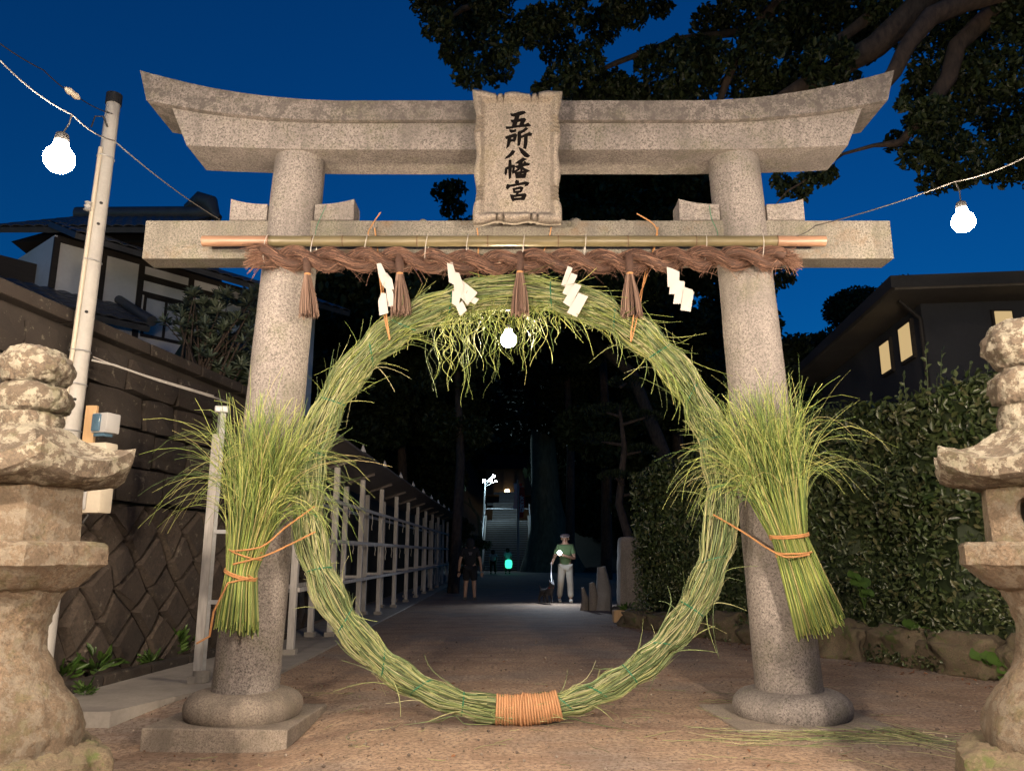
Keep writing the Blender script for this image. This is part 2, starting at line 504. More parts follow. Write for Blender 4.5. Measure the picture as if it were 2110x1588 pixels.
# raised terrace behind the left wall
mb = MB()
poly = [(-4.85, -6), (-4.85, 4), (-3.72, 12), (-3.7, 34), (-60, 34), (-60, -6)]
mb.prism([(x, y, -0.5) for x, y in poly], [(x, y, 3.32) for x, y in poly])
tag(mb.build('terrace', M['hill']), kind='structure')

# wooded hill that the steps climb
def hill_z(x, y):
    side = smooth01((abs(x + .35) - 2.6) / 5.0)
    z = 0.42 * max(0, y - 58) * (0.95 if y < 95 else 1.0)
    z = min(z, 36 + 4 * mnoise.noise(Vector((x * .03, y * .03, 0))))
    return -0.35 + z * (0.55 + .45 * side) + side * smooth01((y - 48) / 12) * (1.2 + 1.1 * mnoise.noise(Vector((x * .2, y * .2, 5))))
hx = list(np.linspace(-150, -20, 14)) + list(np.linspace(-16, 16, 33)) + list(np.linspace(20, 150, 14))
hy = list(np.linspace(48, 110, 40)) + list(np.linspace(115, 260, 16))
hv = [(x, y, hill_z(x, y)) for y in hy for x in hx]; k = len(hx)
hf = [(j * k + i, j * k + i + 1, (j + 1) * k + i + 1, (j + 1) * k + i) for j in range(len(hy) - 1) for i in range(k - 1)]
hm = bpy.data.meshes.new('hill'); hm.from_pydata(hv, [], hf); hm.polygons.foreach_set('use_smooth', [True] * len(hf))
tag(link_mesh('hill', hm, M['hill']), kind='structure')

# concrete strip under the rack and low kerb along the wall
mb = MB()
mb.prism([(-4.02, 6.6, -.2), (-3.2, 6.6, -.2), (-2.45, 8.6, -.2), (-2.45, 34, -.2), (-3.5, 34, -.2), (-3.5, 11, -.2)],
         [(-4.02, 6.6, .02), (-3.2, 6.6, .02), (-2.45, 8.6, .03), (-2.45, 34, .03), (-3.5, 34, .03), (-3.5, 11, .03)])
tag(mb.build('pavement', M['concrete']), kind='structure')

# loose grit on the ground near the camera
n = 17000
gx = rng.uniform(-5, 6, n); gy = 1.5 + rng.uniform(0, 1, n) ** 1.3 * 11
keep = (gx > -3.2)
gx, gy = gx[keep], gy[keep]; n = len(gx)
sz = rng.uniform(.002, .0065, n) * np.where(rng.random(n) < .08, 2.2, 1)
tet = np.array([(1, 1, .7), (-1, .8, .6), (.2, -1, .8), (0, .1, 1.6), (.1, 0, -.6)])
V = np.zeros((n, 5, 3)); ang = rng.uniform(0, 6.28, n)
for j, tp in enumerate(tet):
    V[:, j, 0] = gx + sz * (tp[0] * np.cos(ang) - tp[1] * np.sin(ang)); V[:, j, 1] = gy + sz * (tp[0] * np.sin(ang) + tp[1] * np.cos(ang))
    V[:, j, 2] = np.array([ground_z(a, b) for a, b in zip(gx, gy)]) + sz * tp[2]
i0 = np.arange(n)[:, None] * 5
Q = np.concatenate([i0 + a for a in ([0, 1, 3], [1, 2, 3], [2, 0, 3], [1, 0, 4], [2, 1, 4], [0, 2, 4])])
M['grit'] = mat_island('grit', [(.10, .08, .07), (.22, .18, .15), (.36, .31, .26), (.16, .12, .10)], .8, 0, 9, .3)
tag(link_mesh('gravel', fast_mesh('gravel', V, Q, False), M['grit']), kind='stuff')

# ------------------------------------------------------------------ stone torii gate
TY = 6.5
gate = thing('torii_gate', 'large grey granite torii gate with curved top beam standing over the path', 'gate', (0.045, TY, 0))
def granite_pillar(xb, xt):
    m = MB()
    k = 26; pts = []; rad = []
    for i in range(k):
        s = i / (k - 1); z = .16 + s * (4.78 - .16)
        pts.append((xb + (xt - xb) * s, TY, z)); rad.append(.258 - .034 * s)
    m.tube(pts, rad, 40)
    me = m.mesh('pillar', True); rough(me, .004, 3.0, xb)
    return link_mesh('pillar', me, M['granite'], gate)
granite_pillar(-2.105, -1.93)
granite_pillar(2.19, 2.02)

def kamebara(x, squash, z0):
    prof = [(.0, 0), (.415, 0), (.44, .03), (.45, .08), (.44, .13), (.41, .165), (.37, .19), (.32, .205), (.2, .207), (0, .207)]
    m = MB(); m.lathe(prof, (x, TY, z0), 40)
    me = m.mesh('base_stone', True); rough(me, .012, 4.0, x, .004, 18)
    return link_mesh('base_stone', me, M['base_stone'] if x < 0 else M['granite'], gate)
kamebara(-2.11, 1, 0.0)
kamebara(2.2, 1, 0.0)
mb = MB(); mb.box((-2.13, 6.52, -.12), (1.08, 1.0, .26), R(-3), bev=.012)
me = mb.mesh('slab'); rough(me, .004, 5); link_mesh('slab', me, M['base_stone'], gate)
mb = MB(); mb.box((2.18, 6.5, -.10), (1.16, .98, .23), R(4), bev=.012); mb.build('slab', M['base_stone'], gate)

def beam(name, mat, half_top, half_bot, ztop, zbot, yf, yb, ridge=0.0, cx=.045, overhang=0.0):
    """curved lintel: ztop/zbot are functions of |x|; ends slope from half_top to half_bot"""
    k = 60; m = MB(); rows = []
    for i in range(k + 1):
        s = -1 + 2 * i / k
        xt, xb = s * half_top, s * half_bot
        zt, zb = ztop(abs(xt)), zbot(abs(xb))
        rows.append([(cx + xb, yf + overhang, zb), (cx + xt, yf, zt), (cx + xt, (yf + yb) / 2, zt + ridge), (cx + xt, yb, zt), (cx + xb, yb - overhang, zb)])
    vs = [p for r in rows for p in r]; fs = []
    for i in range(k):
        for j in range(5):
            a, b_ = i * 5 + j, i * 5 + (j + 1) % 5
            fs.append((a, b_, b_ + 5, a + 5))
    fs.append((0, 1, 2, 3, 4)); e = k * 5; fs.append((e + 4, e + 3, e + 2, e + 1, e))
    m.add(vs, fs)
    me = m.mesh(name, True, 30)
    rough(me, .003, 4.0, half_top)
    return link_mesh(name, me, mat, gate)
def rise(x, x0, h, p=2.0, full=3.38): return h * max(0, (x - x0) / (full - x0)) ** p
beam('top_beam', M['granite_top'], 3.385, 3.30,
     lambda x: 5.185 + rise(x, 1.5, .30), lambda x: 4.995 + rise(x, 1.6, .215), 6.215, 6.765, .05)
beam('lower_lintel', M['granite'], 3.085, 2.925,
     lambda x: 4.990 + rise(x, 1.6, .215), lambda x: 4.735 + rise(x, 1.4, .07), 6.265, 6.725)
mb = MB(); mb.box((.052, 6.49, 3.935), (6.55, .235, .355), bev=.008)
me = mb.mesh('tie_beam'); link_mesh('tie_beam', me, M['granite_warm'], gate)
def wedge(x0, x1, tip_left):
    m = MB(); z0, zt = 4.114, 4.262; k = 10; f = []
    for i in range(k + 1):
        s = i / k; w = (1 - s) if tip_left else s
        f.append((x0 + (x1 - x0) * s, zt + .05 * w ** 2.2))
    f += [(x1, z0), (x0, z0)]
    m.prism([(x, 6.365, z) for x, z in f], [(x, 6.615, z) for x, z in f])
    return m.build('wedge', M['granite'], gate)
wedge(-2.485, -2.16, True); wedge(-1.74, -1.395, False)
wedge(1.475, 1.83, True); wedge(2.25, 2.575, False)
# short strut between tie beam and lintel behind the plaque
mb = MB(); mb.box((.06, 6.50, 4.425), (.30, .2, .616), bev=.006); mb.build('centre_strut', M['granite'], gate)

# name plaque: carved rim, notches and sunken field
pq_c = Vector((.06, 6.0, 0)); PW, PH = .775, 1.165
b0 = P(1066, 458, 6.16); t0 = P(1066, 197, 5.98); PW = .712
p_up = (t0 - b0); PH = p_up.length; p_up.normalize(); p_rt = Vector((1, 0, 0)); p_n = p_rt.cross(p_up).normalized()  # towards the path
if p_n.y > 0: p_n = -p_n
notch_y = [.165, .195, .235, .265, .70, .735, .77, .80]
def plaque_point(a, b, dz):
    return b0 + p_rt * ((a - .5) * PW) + p_up * (b * PH) + p_n * dz
NA, NB = 90, 190
vs = []; hgt = {}
for j in range(NB + 1):
    for i in range(NA + 1):
        a, b = i / NA, j / NB
        ex = min(a, 1 - a) * PW; ey = min(b, 1 - b) * PH
        d = min(ex, ey)
        # rim: high at about 3 cm from the edge, then slope down to the field
        if d < .03: h = .06 + .035 * math.sin(d / .03 * math.pi / 2)
        elif d < .085: h = .095 - .065 * smooth01((d - .04) / .045)
        else: h = .03
        # carved folds
        if ex < .085 and ex <= ey:
            for q in (.155, .185, .215, .248, .685, .72, .755, .79):
                yy = 1 - b if False else b
                g = abs(yy - q - ex * .25) * PH
                if g < .013: h -= .075 * (1 - g / .013) * smooth01((.09 - ex) / .05)
        if ey < .085 and ey < ex:
            for q in (.26, .335, .665, .74):
                g = abs(a - q) * PW
                if g < .012: h -= .055 * (1 - g / .012) * smooth01((.09 - ey) / .05)
        # wavy outline
        wx = .010 * math.sin(b * 21) + .012 * (abs(b - .5) * 2) ** 4 * 1.5
        wy = .010 * math.sin(a * 16 + .6) + .02 * (abs(a - .5) * 2) ** 3
        aa, bb = a, b
        if ex < .08: aa = a + (-1 if a < .5 else 1) * wx / PW * (1 - ex / .08)
        if ey < .08: bb = b + (-1 if b < .5 else 1) * wy / PH * (1 - ey / .08)
        vs.append(plaque_point(aa, bb, h))
fs = []
w_ = NA + 1
for j in range(NB):
    for i in range(NA):
        fs.append((j * w_ + i, j * w_ + i + 1, (j + 1) * w_ + i + 1, (j + 1) * w_ + i))
border = [i for i in range(w_)] + [j * w_ + NA for j in range(1, NB + 1)] + [NB * w_ + i for i in range(NA - 1, -1, -1)] + [j * w_ for j in range(NB - 1, 0, -1)]
nb = len(vs); back = []
for q in border:
    vs.append(Vector(vs[q]) - p_n * .11); back.append(len(vs) - 1)
for q in range(len(border)):
    q2 = (q + 1) % len(border)
    fs.append((border[q], back[q], back[q2], border[q2]))
fs.append(tuple(back))
mb = MB(); mb.add(vs, fs)
plaque = mb.build('name_plaque', M['plaque'], gate, True, 50)
GLYPH = {
 'go': [[(490,305),(520,310),(600,283),(640,281),(653,298),(600,320),(530,336),(500,330)],
        [(545,325),(590,318),(572,370),(548,445),(500,456),(525,390)],
        [(493,374),(530,377),(610,360),(640,357),(656,372),(637,400),(622,440),(580,444),(600,390),(540,401),(505,402)],
        [(440,447),(480,451),(570,437),(650,424),(680,407),(709,438),(660,446),(560,452),(480,468),(448,471)]],
 'sho': [[(480,478),(520,488),(550,476),(547,500),(500,513),(485,500)],
        [(435,560),(470,548),(540,524),(561,540),(540,556),(480,568),(445,581)],
        [(463,560),(497,553),(491,610),(472,660),(444,689),(457,640)],
        [(530,538),(558,543),(547,590),(530,613),(517,602),(525,570)],
        [(488,590),(530,584),(531,603),(488,611)],
        [(655,455),(677,470),(640,500),(600,521),(570,527),(574,505),(620,487)],
        [(569,508),(601,513),(601,580),(589,650),(567,656),(569,580)],
        [(598,556),(640,535),(690,511),(720,525),(711,546),(670,546),(604,570)],
        [(638,540),(671,538),(669,620),(656,691),(629,681),(637,610)]],
 'hachi': [[(508,706),(541,714),(521,745),(480,780),(429,799),(449,775),(485,743)],
        [(575,671),(611,690),(651,725),(699,767),(671,781),(640,771),(605,731)]],
 'man': [[(437,898),(456,893),(453,945),(441,977),(429,950)],
        [(473,814),(499,811),(501,900),(493,1000),(475,1019),(471,920)],
        [(440,895),(500,869),(531,866),(531,886),(500,891),(450,913)],
        [(514,869),(536,874),(529,935),(515,962),(509,940),(515,910)],
        [(625,787),(661,800),(620,826),(570,846),(540,846),(570,824)],
        [(573,834),(591,839),(591,866),(577,863)], [(640,824),(656,834),(636,861),(621,858)],
        [(535,880),(600,861),(660,844),(691,850),(691,866),(640,873),(560,896)],
        [(597,834),(619,831),(616,940),(597,946)],
        [(590,879),(607,885),(577,920),(530,951),(524,938),(560,913)],
        [(614,879),(640,903),(694,928),(670,939),(635,927),(607,896)],
        [(537,944),(561,944),(569,1000),(549,1006)],
        [(545,944),(610,934),(655,929),(661,945),(646,1002),(621,1002),(632,951),(560,959)],
        [(560,967),(635,961),(634,976),(560,983)], [(589,944),(606,944),(605,1000),(589,1000)],
        [(553,989),(641,984),(641,1003),(553,1007)]],
 'gu': [[(550,1027),(581,1039),(576,1066),(550,1071),(540,1050)],
        [(455,1074),(479,1079),(481,1105),(461,1127),(444,1111)],
        [(468,1084),(560,1067),(650,1047),(691,1058),(671,1085),(640,1096),(650,1073),(570,1083),(480,1101)],
        [(514,1119),(536,1117),(541,1160),(524,1166)],
        [(525,1117),(600,1099),(626,1108),(611,1150),(589,1156),(595,1122),(535,1133)],
        [(529,1149),(606,1141),(603,1159),(535,1166)],
        [(560,1157),(582,1160),(562,1191),(545,1191)],
        [(488,1184),(521,1189),(536,1246),(515,1256),(500,1225)],
        [(498,1194),(600,1179),(645,1174),(661,1190),(636,1241),(600,1241),(612,1201),(520,1211)],
        [(520,1224),(621,1217),(616,1239),(528,1246)]],
}
mb = MB(); kk = 0
for g in GLYPH.values():
    for st in g:
        # traced at 5.295 px per photo pixel from (960,180); centre of the plaque is 1066.5
        fr, bk = [], []
        d_ = .0325 + .00015 * (kk % 9); kk += 1
        nq = len(st); cx_ = sum(p[0] for p in st) / nq; fat = []
        area = sum(st[i][0] * st[(i + 1) % nq][1] - st[(i + 1) % nq][0] * st[i][1] for i in range(nq))
        sg_ = 1 if area > 0 else -1
        for i in range(nq):
            (x0_, y0_), (x1_, y1_), (x2_, y2_) = st[i - 1], st[i], st[(i + 1) % nq]
            n1 = Vector((y1_ - y0_, -(x1_ - x0_))).normalized() * sg_; n2 = Vector((y2_ - y1_, -(x2_ - x1_))).normalized() * sg_
            nn_ = n1 + n2
            if nn_.length < .3: nn_ = n1
            nn_.normalize(); fat.append((x1_ + nn_.x * 4.5, y1_ + nn_.y * 4.5))
        for (gx_, gy_) in fat:
            px, py = 960 + gx_ / 5.295, 180 + gy_ / 5.295
            a = (px - 1066.5) / 168.0 + .5; b = 1 - (py - 197) / 261.0
            fr.append(plaque_point(a, b, d_)); bk.append(plaque_point(a, b, .02))
        mb.prism(fr, bk)
mb.build('lettering', M['ink'], plaque)

# pebbles tossed onto the tie beam
for (u, v, s) in ((873, 461, .05), (1185, 462, .06), (1283, 464, .045)):
    m = MB(); c = P(u, v, 6.45); c.z = 4.1125
    m.lathe([(0, 0), (s * .9, .002), (s, s * .3), (s * .7, s * .65), (0, s * .75)], c, 10)
    me = m.mesh('pebble', True); rough(me, .012, 14, u)
    where = {873: 'left of the name plaque', 1185: 'just right of the name plaque', 1283: 'midway between plaque and right pillar'}[u]
    tag(link_mesh('pebble', me, M['granite_warm']), f'small stone tossed onto the tie beam {where}', 'stone', 'stones lying on the tie beam')

# ------------------------------------------------------------------ bamboo pole, shimenawa, tassels, streamers
BY = 6.20
bz = P(1055, 497, BY).z
bx0, bx1 = P(418, 497, BY).x, P(1700, 495, BY).x
bam = thing('bamboo_pole', 'long bamboo pole lashed level across the front of the gate', 'bamboo pole', ((bx0 + bx1) / 2, BY, bz))
nodes_u = [555, 645, 707, 860, 1005, 1150, 1293, 1433, 1600]
nx_ = [P(u, 497, BY).x for u in nodes_u]
edges_ = [bx0] + nx_ + [bx1]
for i in range(len(edges_) - 1):
    a, b = edges_[i] + (.002 if i else 0), edges_[i + 1] - .002
    m = MB(); k = 8
    pts = [(a + (b - a) * j / k, BY, bz) for j in range(k + 1)]
    rr = [.047 - .0015 * math.sin(math.pi * j / k) for j in range(k + 1)]
    m.tube(pts, rr, 18)
    m.build('culm', M['bamboo_end'] if i in (0, len(edges_) - 2) else M['bamboo'], bam, True)
for x in nx_:
    m = MB(); m.tube([(x - .005, BY, bz), (x, BY, bz), (x + .005, BY, bz)], [.0475, .0505, .0475], 18)
    m.build('node_ring', M['node'], bam, True)

RX0, RX1 = P(545, 530, 6.17).x, P(1612, 525, 6.17).x
rzc = P(1055, 536, 6.17).z
rope = thing('shimenawa', 'thick twisted brown palm-fibre rope slung under the bamboo pole', 'sacred rope', ((RX0 + RX1) / 2, 6.16, rzc))
PER = .57
def rope_axis(x):
    s = (x - RX0) / (RX1 - RX0)
    return np.array([x, 6.155, rzc + .045 * (abs(2 * s - 1)) ** 2 - .02 + .008 * math.sin(x * 5)])
def strand_c(x, k):
    ph = 2 * math.pi * x / PER + k * math.pi
    ax = rope_axis(x)
    return ax + np.array([0, -.050 * math.cos(ph), -.056 * math.sin(ph)]), ph
for k in (0, 1):
    m = MB(); q = 150
    pts = [strand_c(RX0 + (RX1 - RX0) * i / q, k)[0] for i in range(q + 1)]
    m.tube(pts, [.044 + .004 * math.sin(i * .9) for i in range(q + 1)], 12)
    m.build('rope_strand', M['rope_brown'], rope, True)
S, N = 4200, 8
pts = np.zeros((S, N, 3)); wid = np.zeros((S, N))
for s in range(S):
    k = s % 2; L = rng.uniform(.07, .17); x0 = rng.uniform(RX0 - .08, RX1 + .05 - L * .5); psi = rng.uniform(0, 6.283)
    rr = .044 + rng.uniform(0, .008); fly = rng.uniform(0, 1) ** 6 * .05
    if rng.random() < .05: fly += rng.uniform(.03, .07)
    dirn = 1 if rng.random() < .5 else -1
    for i in range(N):
        f = i / (N - 1); x = x0 + dirn * L * (f - .5)
        x_ = min(max(x, RX0), RX1)
        c, ph = strand_c(x_, k)
        a = psi + 2 * math.pi * (x - x0) / 1.6
        rad = rr + fly * f ** 2.5
        pts[s, i] = c + np.array([x - x_ + 0.3 * L * (f - .5), -rad * math.cos(a), rad * math.sin(a) - fly * .8 * f ** 3])
    wid[s] = rng.uniform(.0018, .0034) * np.linspace(1.1, .45, N)
tag(link_mesh('rope_fibres', strand_mesh('rope_fibres', pts, wid, 3), M['palm_fibre'], rope), kind='stuff')
# frayed ends
for (xe, sgn) in ((RX0, -1), (RX1, 1)):
    S = 260; pts = np.zeros((S, 7, 3))
    c = rope_axis(xe)
    for s in range(S):
        d = np.array([sgn * rng.uniform(.6, 1), rng.normal(0, .25), rng.normal(.0, .35)]); d /= np.linalg.norm(d)
        o = c + np.array([0, rng.normal(0, .02), rng.normal(0, .03)]); L = rng.uniform(.05, .17)
        for i in range(7):
            f = i / 6; pts[s, i] = o + d * L * f + np.array([0, 0, -.05 * f * f * rng.uniform(.5, 1)])
    tag(link_mesh('frayed_end', strand_mesh('frayed_end', pts, np.full((S, 7), .0015), 3), M['palm_fibre'], rope), kind='stuff')
# wire ties that hold rope to bamboo
for u in (552, 648, 757, 880, 963, 1078, 1204, 1450, 1566):
    x = P(u, 510, BY).x; m = MB(); pp = []
    for i in range(25):
        a = 2 * math.pi * i / 24
        ry_, rz_ = .085, .125
        pp.append((x + .012 * math.sin(a), 6.175 + ry_ * math.cos(a) * .9, (bz + rzc) / 2 + .012 + rz_ * math.sin(a)))
    m.tube(pp, .0035, 5, False); m.build('wire_tie', M['wire'], rope, True)
# tassels hanging out of the rope
def tassel(u, v0, v1, tilt, spread):
    p0 = P(u, v0, 6.09); p1 = P(u + tilt, v1, 6.06)
    hgt_ = p0.z - p1.z
    m = MB(); nk = p0 + (p1 - p0) * .27
    m.tube([p0 + Vector((0, .03, .05)), p0, p0 + (p1 - p0) * .12, nk], [.03, .034, .036, .026], 10)
    t = m.build('tassel_head', M['rope_brown'], rope, True)
    m = MB(); m.tube([nk + Vector((0, 0, .008)), nk, nk - Vector((0, 0, .008))], [.027, .030, .027], 10); m.build('tassel_tie', M['hemp'], t, True)
    S, N = 190, 6; pts = np.zeros((S, N, 3)); wid = np.zeros((S, N))
    for s in range(S):
        a = rng.uniform(0, 6.283); q = math.sqrt(rng.uniform(0, 1))
        o = np.array([math.cos(a), math.sin(a) * .8, 0]) * q
        e = np.array(p1) + o * spread + np.array([rng.normal(0, .004), 0, rng.normal(0, .014)])
        s0 = np.array(p0 + (p1 - p0) * .05) + o * .026; s1 = np.array(nk) + o * .022
        for i in range(N):
            f = i / (N - 1)
            pts[s, i] = s0 + (s1 - s0) * (f / .27) if f < .27 else s1 + (e - s1) * ((f - .27) / .73) + o * .012 * math.sin((f - .27) / .73 * 3.14)
        wid[s] = rng.uniform(.0025, .0045)
    tag(link_mesh('tassel_straw', strand_mesh('tassel_straw', pts, wid, 3), M['tassel'], t), kind='stuff')
tassel(632, 535, 650, 6, .085); tassel(823, 535, 646, 3, .088); tassel(1071, 531, 645, 1, .072); tassel(1296, 533, 650, 6, .092)

# zigzag paper streamers: panels traced in the photo, each at its own depth and thickness
def streamer(label, panels):
    t = thing('paper_streamer', label, 'paper streamer', P(panels[0][0][0][0], panels[0][0][0][1], 6.06), 0, 'white paper streamers on the rope')
    for poly, dep in panels:
        k = len(poly); deps = dep if hasattr(dep, '__len__') else [dep] * k
        f = [P(u, v, d) for (u, v), d in zip(poly, deps)]
        m = MB(); m.prism(f, [p + Vector((0, .002, 0)) for p in f])
        m.build('fold', M['paper'], t)
streamer('crumpled white paper streamer beside the second tassel, leftmost on the rope', [
    ([(776, 543), (785, 542), (795, 562), (789, 590), (781, 570)], [6.07, 6.07, 6.05, 6.03, 6.05]),
    ([(787, 566), (797, 562), (808, 575), (812, 596), (800, 600), (790, 590)], [6.04, 6.05, 6.0, 6.02, 6.05, 6.05]),
    ([(795, 592), (806, 594), (811, 606), (810, 632), (799, 631), (798, 610)], [6.02, 6.0, 6.0, 6.02, 6.05, 6.04]),
    ([(786, 603), (795, 604), (800, 645), (782, 650), (779, 620)], [6.05, 6.03, 6.02, 6.05, 6.06])])
streamer('twisted white paper streamer with two spread folds, left of the middle tassel', [
    ([(921, 541), (932, 540), (943, 577), (938, 588), (925, 581)], [6.07, 6.07, 6.03, 6.04, 6.06]),
    ([(934, 560), (946, 562), (956, 590), (945, 628), (936, 604)], [6.05, 6.03, 6.0, 6.03, 6.05]),
    ([(948, 574), (984, 603), (963, 629), (946, 608)], [6.03, 5.98, 5.99, 6.03]),
    ([(932, 598), (950, 606), (944, 634), (931, 625)], [6.05, 6.02, 6.03, 6.06]),
    ([(952, 619), (962, 639), (948, 651), (940, 633)], [6.02, 6.01, 6.02, 6.03]),
    ([(966, 608), (987, 616), (979, 627), (969, 622)], [6.0, 5.98, 5.99, 6.0])])
streamer('neat four-step zigzag paper streamer right of the middle tassel', [
    ([(1170, 548), (1180, 552), (1165, 590), (1156, 587)], 6.05),
    ([(1177, 562), (1190, 567), (1171, 609), (1159, 604)], 6.035),
    ([(1184, 583), (1198, 588), (1175, 633), (1160, 623)], 6.02),
    ([(1192, 603), (1212, 611), (1189, 653), (1168, 644)], 6.005)])
streamer('stepped white paper streamer in front of the right pillar, rightmost on the rope', [
    ([(1374, 550), (1385, 553), (1400, 560), (1400, 590), (1376, 591)], 6.05),
    ([(1398, 578), (1411, 580), (1410, 605), (1379, 606), (1380, 592)], 6.035),
    ([(1390, 606), (1409, 604), (1405, 626), (1387, 626)], 6.03),
    ([(1410, 591), (1427, 597), (1430, 603), (1423, 642), (1402, 639), (1406, 610)], [6.02, 6.0, 5.99, 6.0, 6.02, 6.03])])

# ------------------------------------------------------------------ the reed ring
RC = Vector((.02, 6.22, 1.745 * 1.0 + .012)); RR = 1.655
RC.z = (P(1060, 1462, 6.22).z + P(1060, 602, 6.22).z) / 2; RR = (P(1060, 602, 6.22).z - P(1060, 1462, 6.22).z) / 2
ring = thing('reed_ring', 'big ring of bundled green reeds standing under the gate', 'reed ring', (RC.x, RC.y, 0))
def ring_r(a):
    """tube radius; a = angle from the bottom, clockwise positive, -pi..pi"""
    f = abs(a) / math.pi
    return .097 + .029 * smooth01(f * 2.2) + .013 * smooth01((f - .55) / .35)
ties = [-2.95, -2.6, -2.33, -2.05, -1.82, -1.58, -1.22, -.98, -.76, -.56, -.38, -.22, .24, .44, .66, .92, 1.18, 1.45, 1.75, 2.02, 2.32, 2.55, 2.8]
def pinch(a):
    d = min(abs(a - t) for t in ties)
    return 1 - .24 * math.exp(-(d / .06) ** 2)
def ring_p(a, off, phi):
    """phi: 0 = outward, pi/2 = towards viewer"""
    rad = np.array([-math.sin(a), 0, -math.cos(a)])
    c = np.array(RC) + rad * RR
    return c + (rad * math.cos(phi) + np.array([0, -1, 0]) * math.sin(phi)) * off
m = MB(); q = 140
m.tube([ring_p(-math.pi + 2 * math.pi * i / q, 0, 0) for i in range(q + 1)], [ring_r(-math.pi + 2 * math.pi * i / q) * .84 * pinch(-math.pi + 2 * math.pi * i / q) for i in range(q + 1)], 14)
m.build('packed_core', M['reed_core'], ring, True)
def ring_strands(S, N, wmin, wmax, flymin, flymax, flyp, amin=-math.pi, amax=math.pi, grav=0.0, lmin=.25, lmax=.75):
    pts = np.zeros((S, N, 3)); wid = np.zeros((S, N))
    for s in range(S):
        a0 = rng.uniform(amin, amax); L = rng.uniform(lmin, lmax) / RR
        # reeds run up from the bottom on both sides
        sg = 1 if a0 > 0 else -1
        if rng.random() < .12: sg = -sg
        phi = rng.uniform(0, 6.283); dphi = rng.normal(0, .35)
        lay = rng.uniform(.80, 1.07); fly = flymin + (flymax - flymin) * rng.random() ** flyp
        wob = rng.normal(0, .03); curl = rng.normal(0, 1, 3) * .07 * (fly > .03)
        for i in range(N):
            f = i / (N - 1); a = a0 + sg * L * (f - .5)
            aa = (a + math.pi) % (2 * math.pi) - math.pi
            off = ring_r(aa) * pinch(aa) * lay + fly * max(0, f - .45) ** 2 * 3.3
            p = ring_p(a, off, phi + dphi * f + wob * math.sin(7 * f))
            p = p + curl * f ** 3
            p[2] -= grav * fly * f ** 3
            pts[s, i] = p
        wid[s] = rng.uniform(wmin, wmax) * np.where(np.arange(N) > N - 3, .55, 1.0)
    pts[..., 2] = np.maximum(pts[..., 2], .012)
    return pts, wid
p1, w1 = ring_strands(3000, 9, .0026, .0056, 0, .02, 1.5)
tag(link_mesh('reed_stalks', strand_mesh('reed_stalks', p1, w1, 3), M['reed'], ring), kind='stuff')
p1, w1 = ring_strands(330, 12, .0022, .0044, .02, .24, 2.8, -2.6, 2.6, .6)
tag(link_mesh('loose_reeds', strand_mesh('loose_reeds', p1, w1, 3), M['reed'], ring), kind='stuff')
p1, w1 = ring_strands(460, 12, .0026, .0048, .02, .20, 2.6, 2.0, 4.35, .3)
tag(link_mesh('leafy_top', strand_mesh('leafy_top', p1, w1, 3), M['reed_top'], ring), kind='stuff')
# fringe hanging from the crown of the ring
def fringe(S, N, u0, u1, lmin, lmax):
    pts = np.zeros((S, N, 3)); wid = np.zeros((S, N))
    for s in range(S):
        u = rng.uniform(u0, u1); a = math.pi - (u - 1060) / 1600 * 6.4 / RR
        st = ring_p(a, ring_r(math.pi) * rng.uniform(.55, .95), math.pi + rng.normal(0, .7))
        cen = math.exp(-((u - 1120) / 160) ** 2)
        L = rng.uniform(lmin, lmax) * (.45 + .75 * cen)
        d = np.array([rng.normal(0, .55), rng.normal(-.05, .35), -.25]); d /= np.linalg.norm(d)
        p = st.copy(); w1_, w2_ = rng.uniform(5, 18), rng.uniform(0, 6.28); amp = rng.uniform(.2, 1.5)
        for i in range(N):
            pts[s, i] = p; f = i / (N - 1)
            d = d + np.array([math.sin(w1_ * f + w2_) * amp * .55, math.cos(w1_ * .7 * f + w2_) * amp * .4, -.30])
            d /= np.linalg.norm(d)
            p = p + d * L / N
        wid[s] = rng.uniform(.002, .0042) * np.linspace(1.15, .7, N)
    return pts, wid
p1, w1 = fringe(115, 18, 950, 1225, .24, .84)
p2, w2 = fringe(110, 18, 800, 1370, .08, .24)
tag(link_mesh('hanging_fringe', strand_mesh('hanging_fringe', np.concatenate([p1, p2]), np.concatenate([w1, w2]), 3), M['reed_top'], ring), kind='stuff')
for t_ in ties:
    m = MB(); r_ = ring_r(t_) * pinch(t_) * 1.06; sk = random.uniform(-.05, .05)
    m.tube([ring_p(t_ + sk * math.sin(i / 20 * 6.283 + 1), r_, i / 20 * 6.283) for i in range(21)], .006, 5, False)
    m.build('binding_twine', M['green_twine'], ring, True)
# rope wound round the foot of the ring
wrap_u = (1020, 1153)
aw0 = -(P(1153, 1460, 6.22).x - RC.x) / RR; aw1 = -(P(1020, 1460, 6.22).x - RC.x) / RR
m = MB(); turns = 24; pts_ = []
for i in range(turns * 14 + 1):
    f = i / (turns * 14); a = aw0 + (aw1 - aw0) * f
    pts_.append(ring_p(a, ring_r(0) * 1.0 + .006 + .004 * math.sin(f * 40) + (.008 if .42 < f < .62 else 0), f * turns * 6.283))
m.tube(pts_, .0098, 6); m.build('rope_wrap', M['coir'], ring, True)
m = MB(); pp = []
for i in range(21):
    f = i / 20; pp.append(ring_p(aw0 + (aw1 - aw0) * (.55 + .06 * math.sin(f * 3)), ring_r(0) + .026, -.4 + f * 3.4))
m.tube(pp, .0085, 6); m.build('rope_wrap', M['coir'], ring, True)

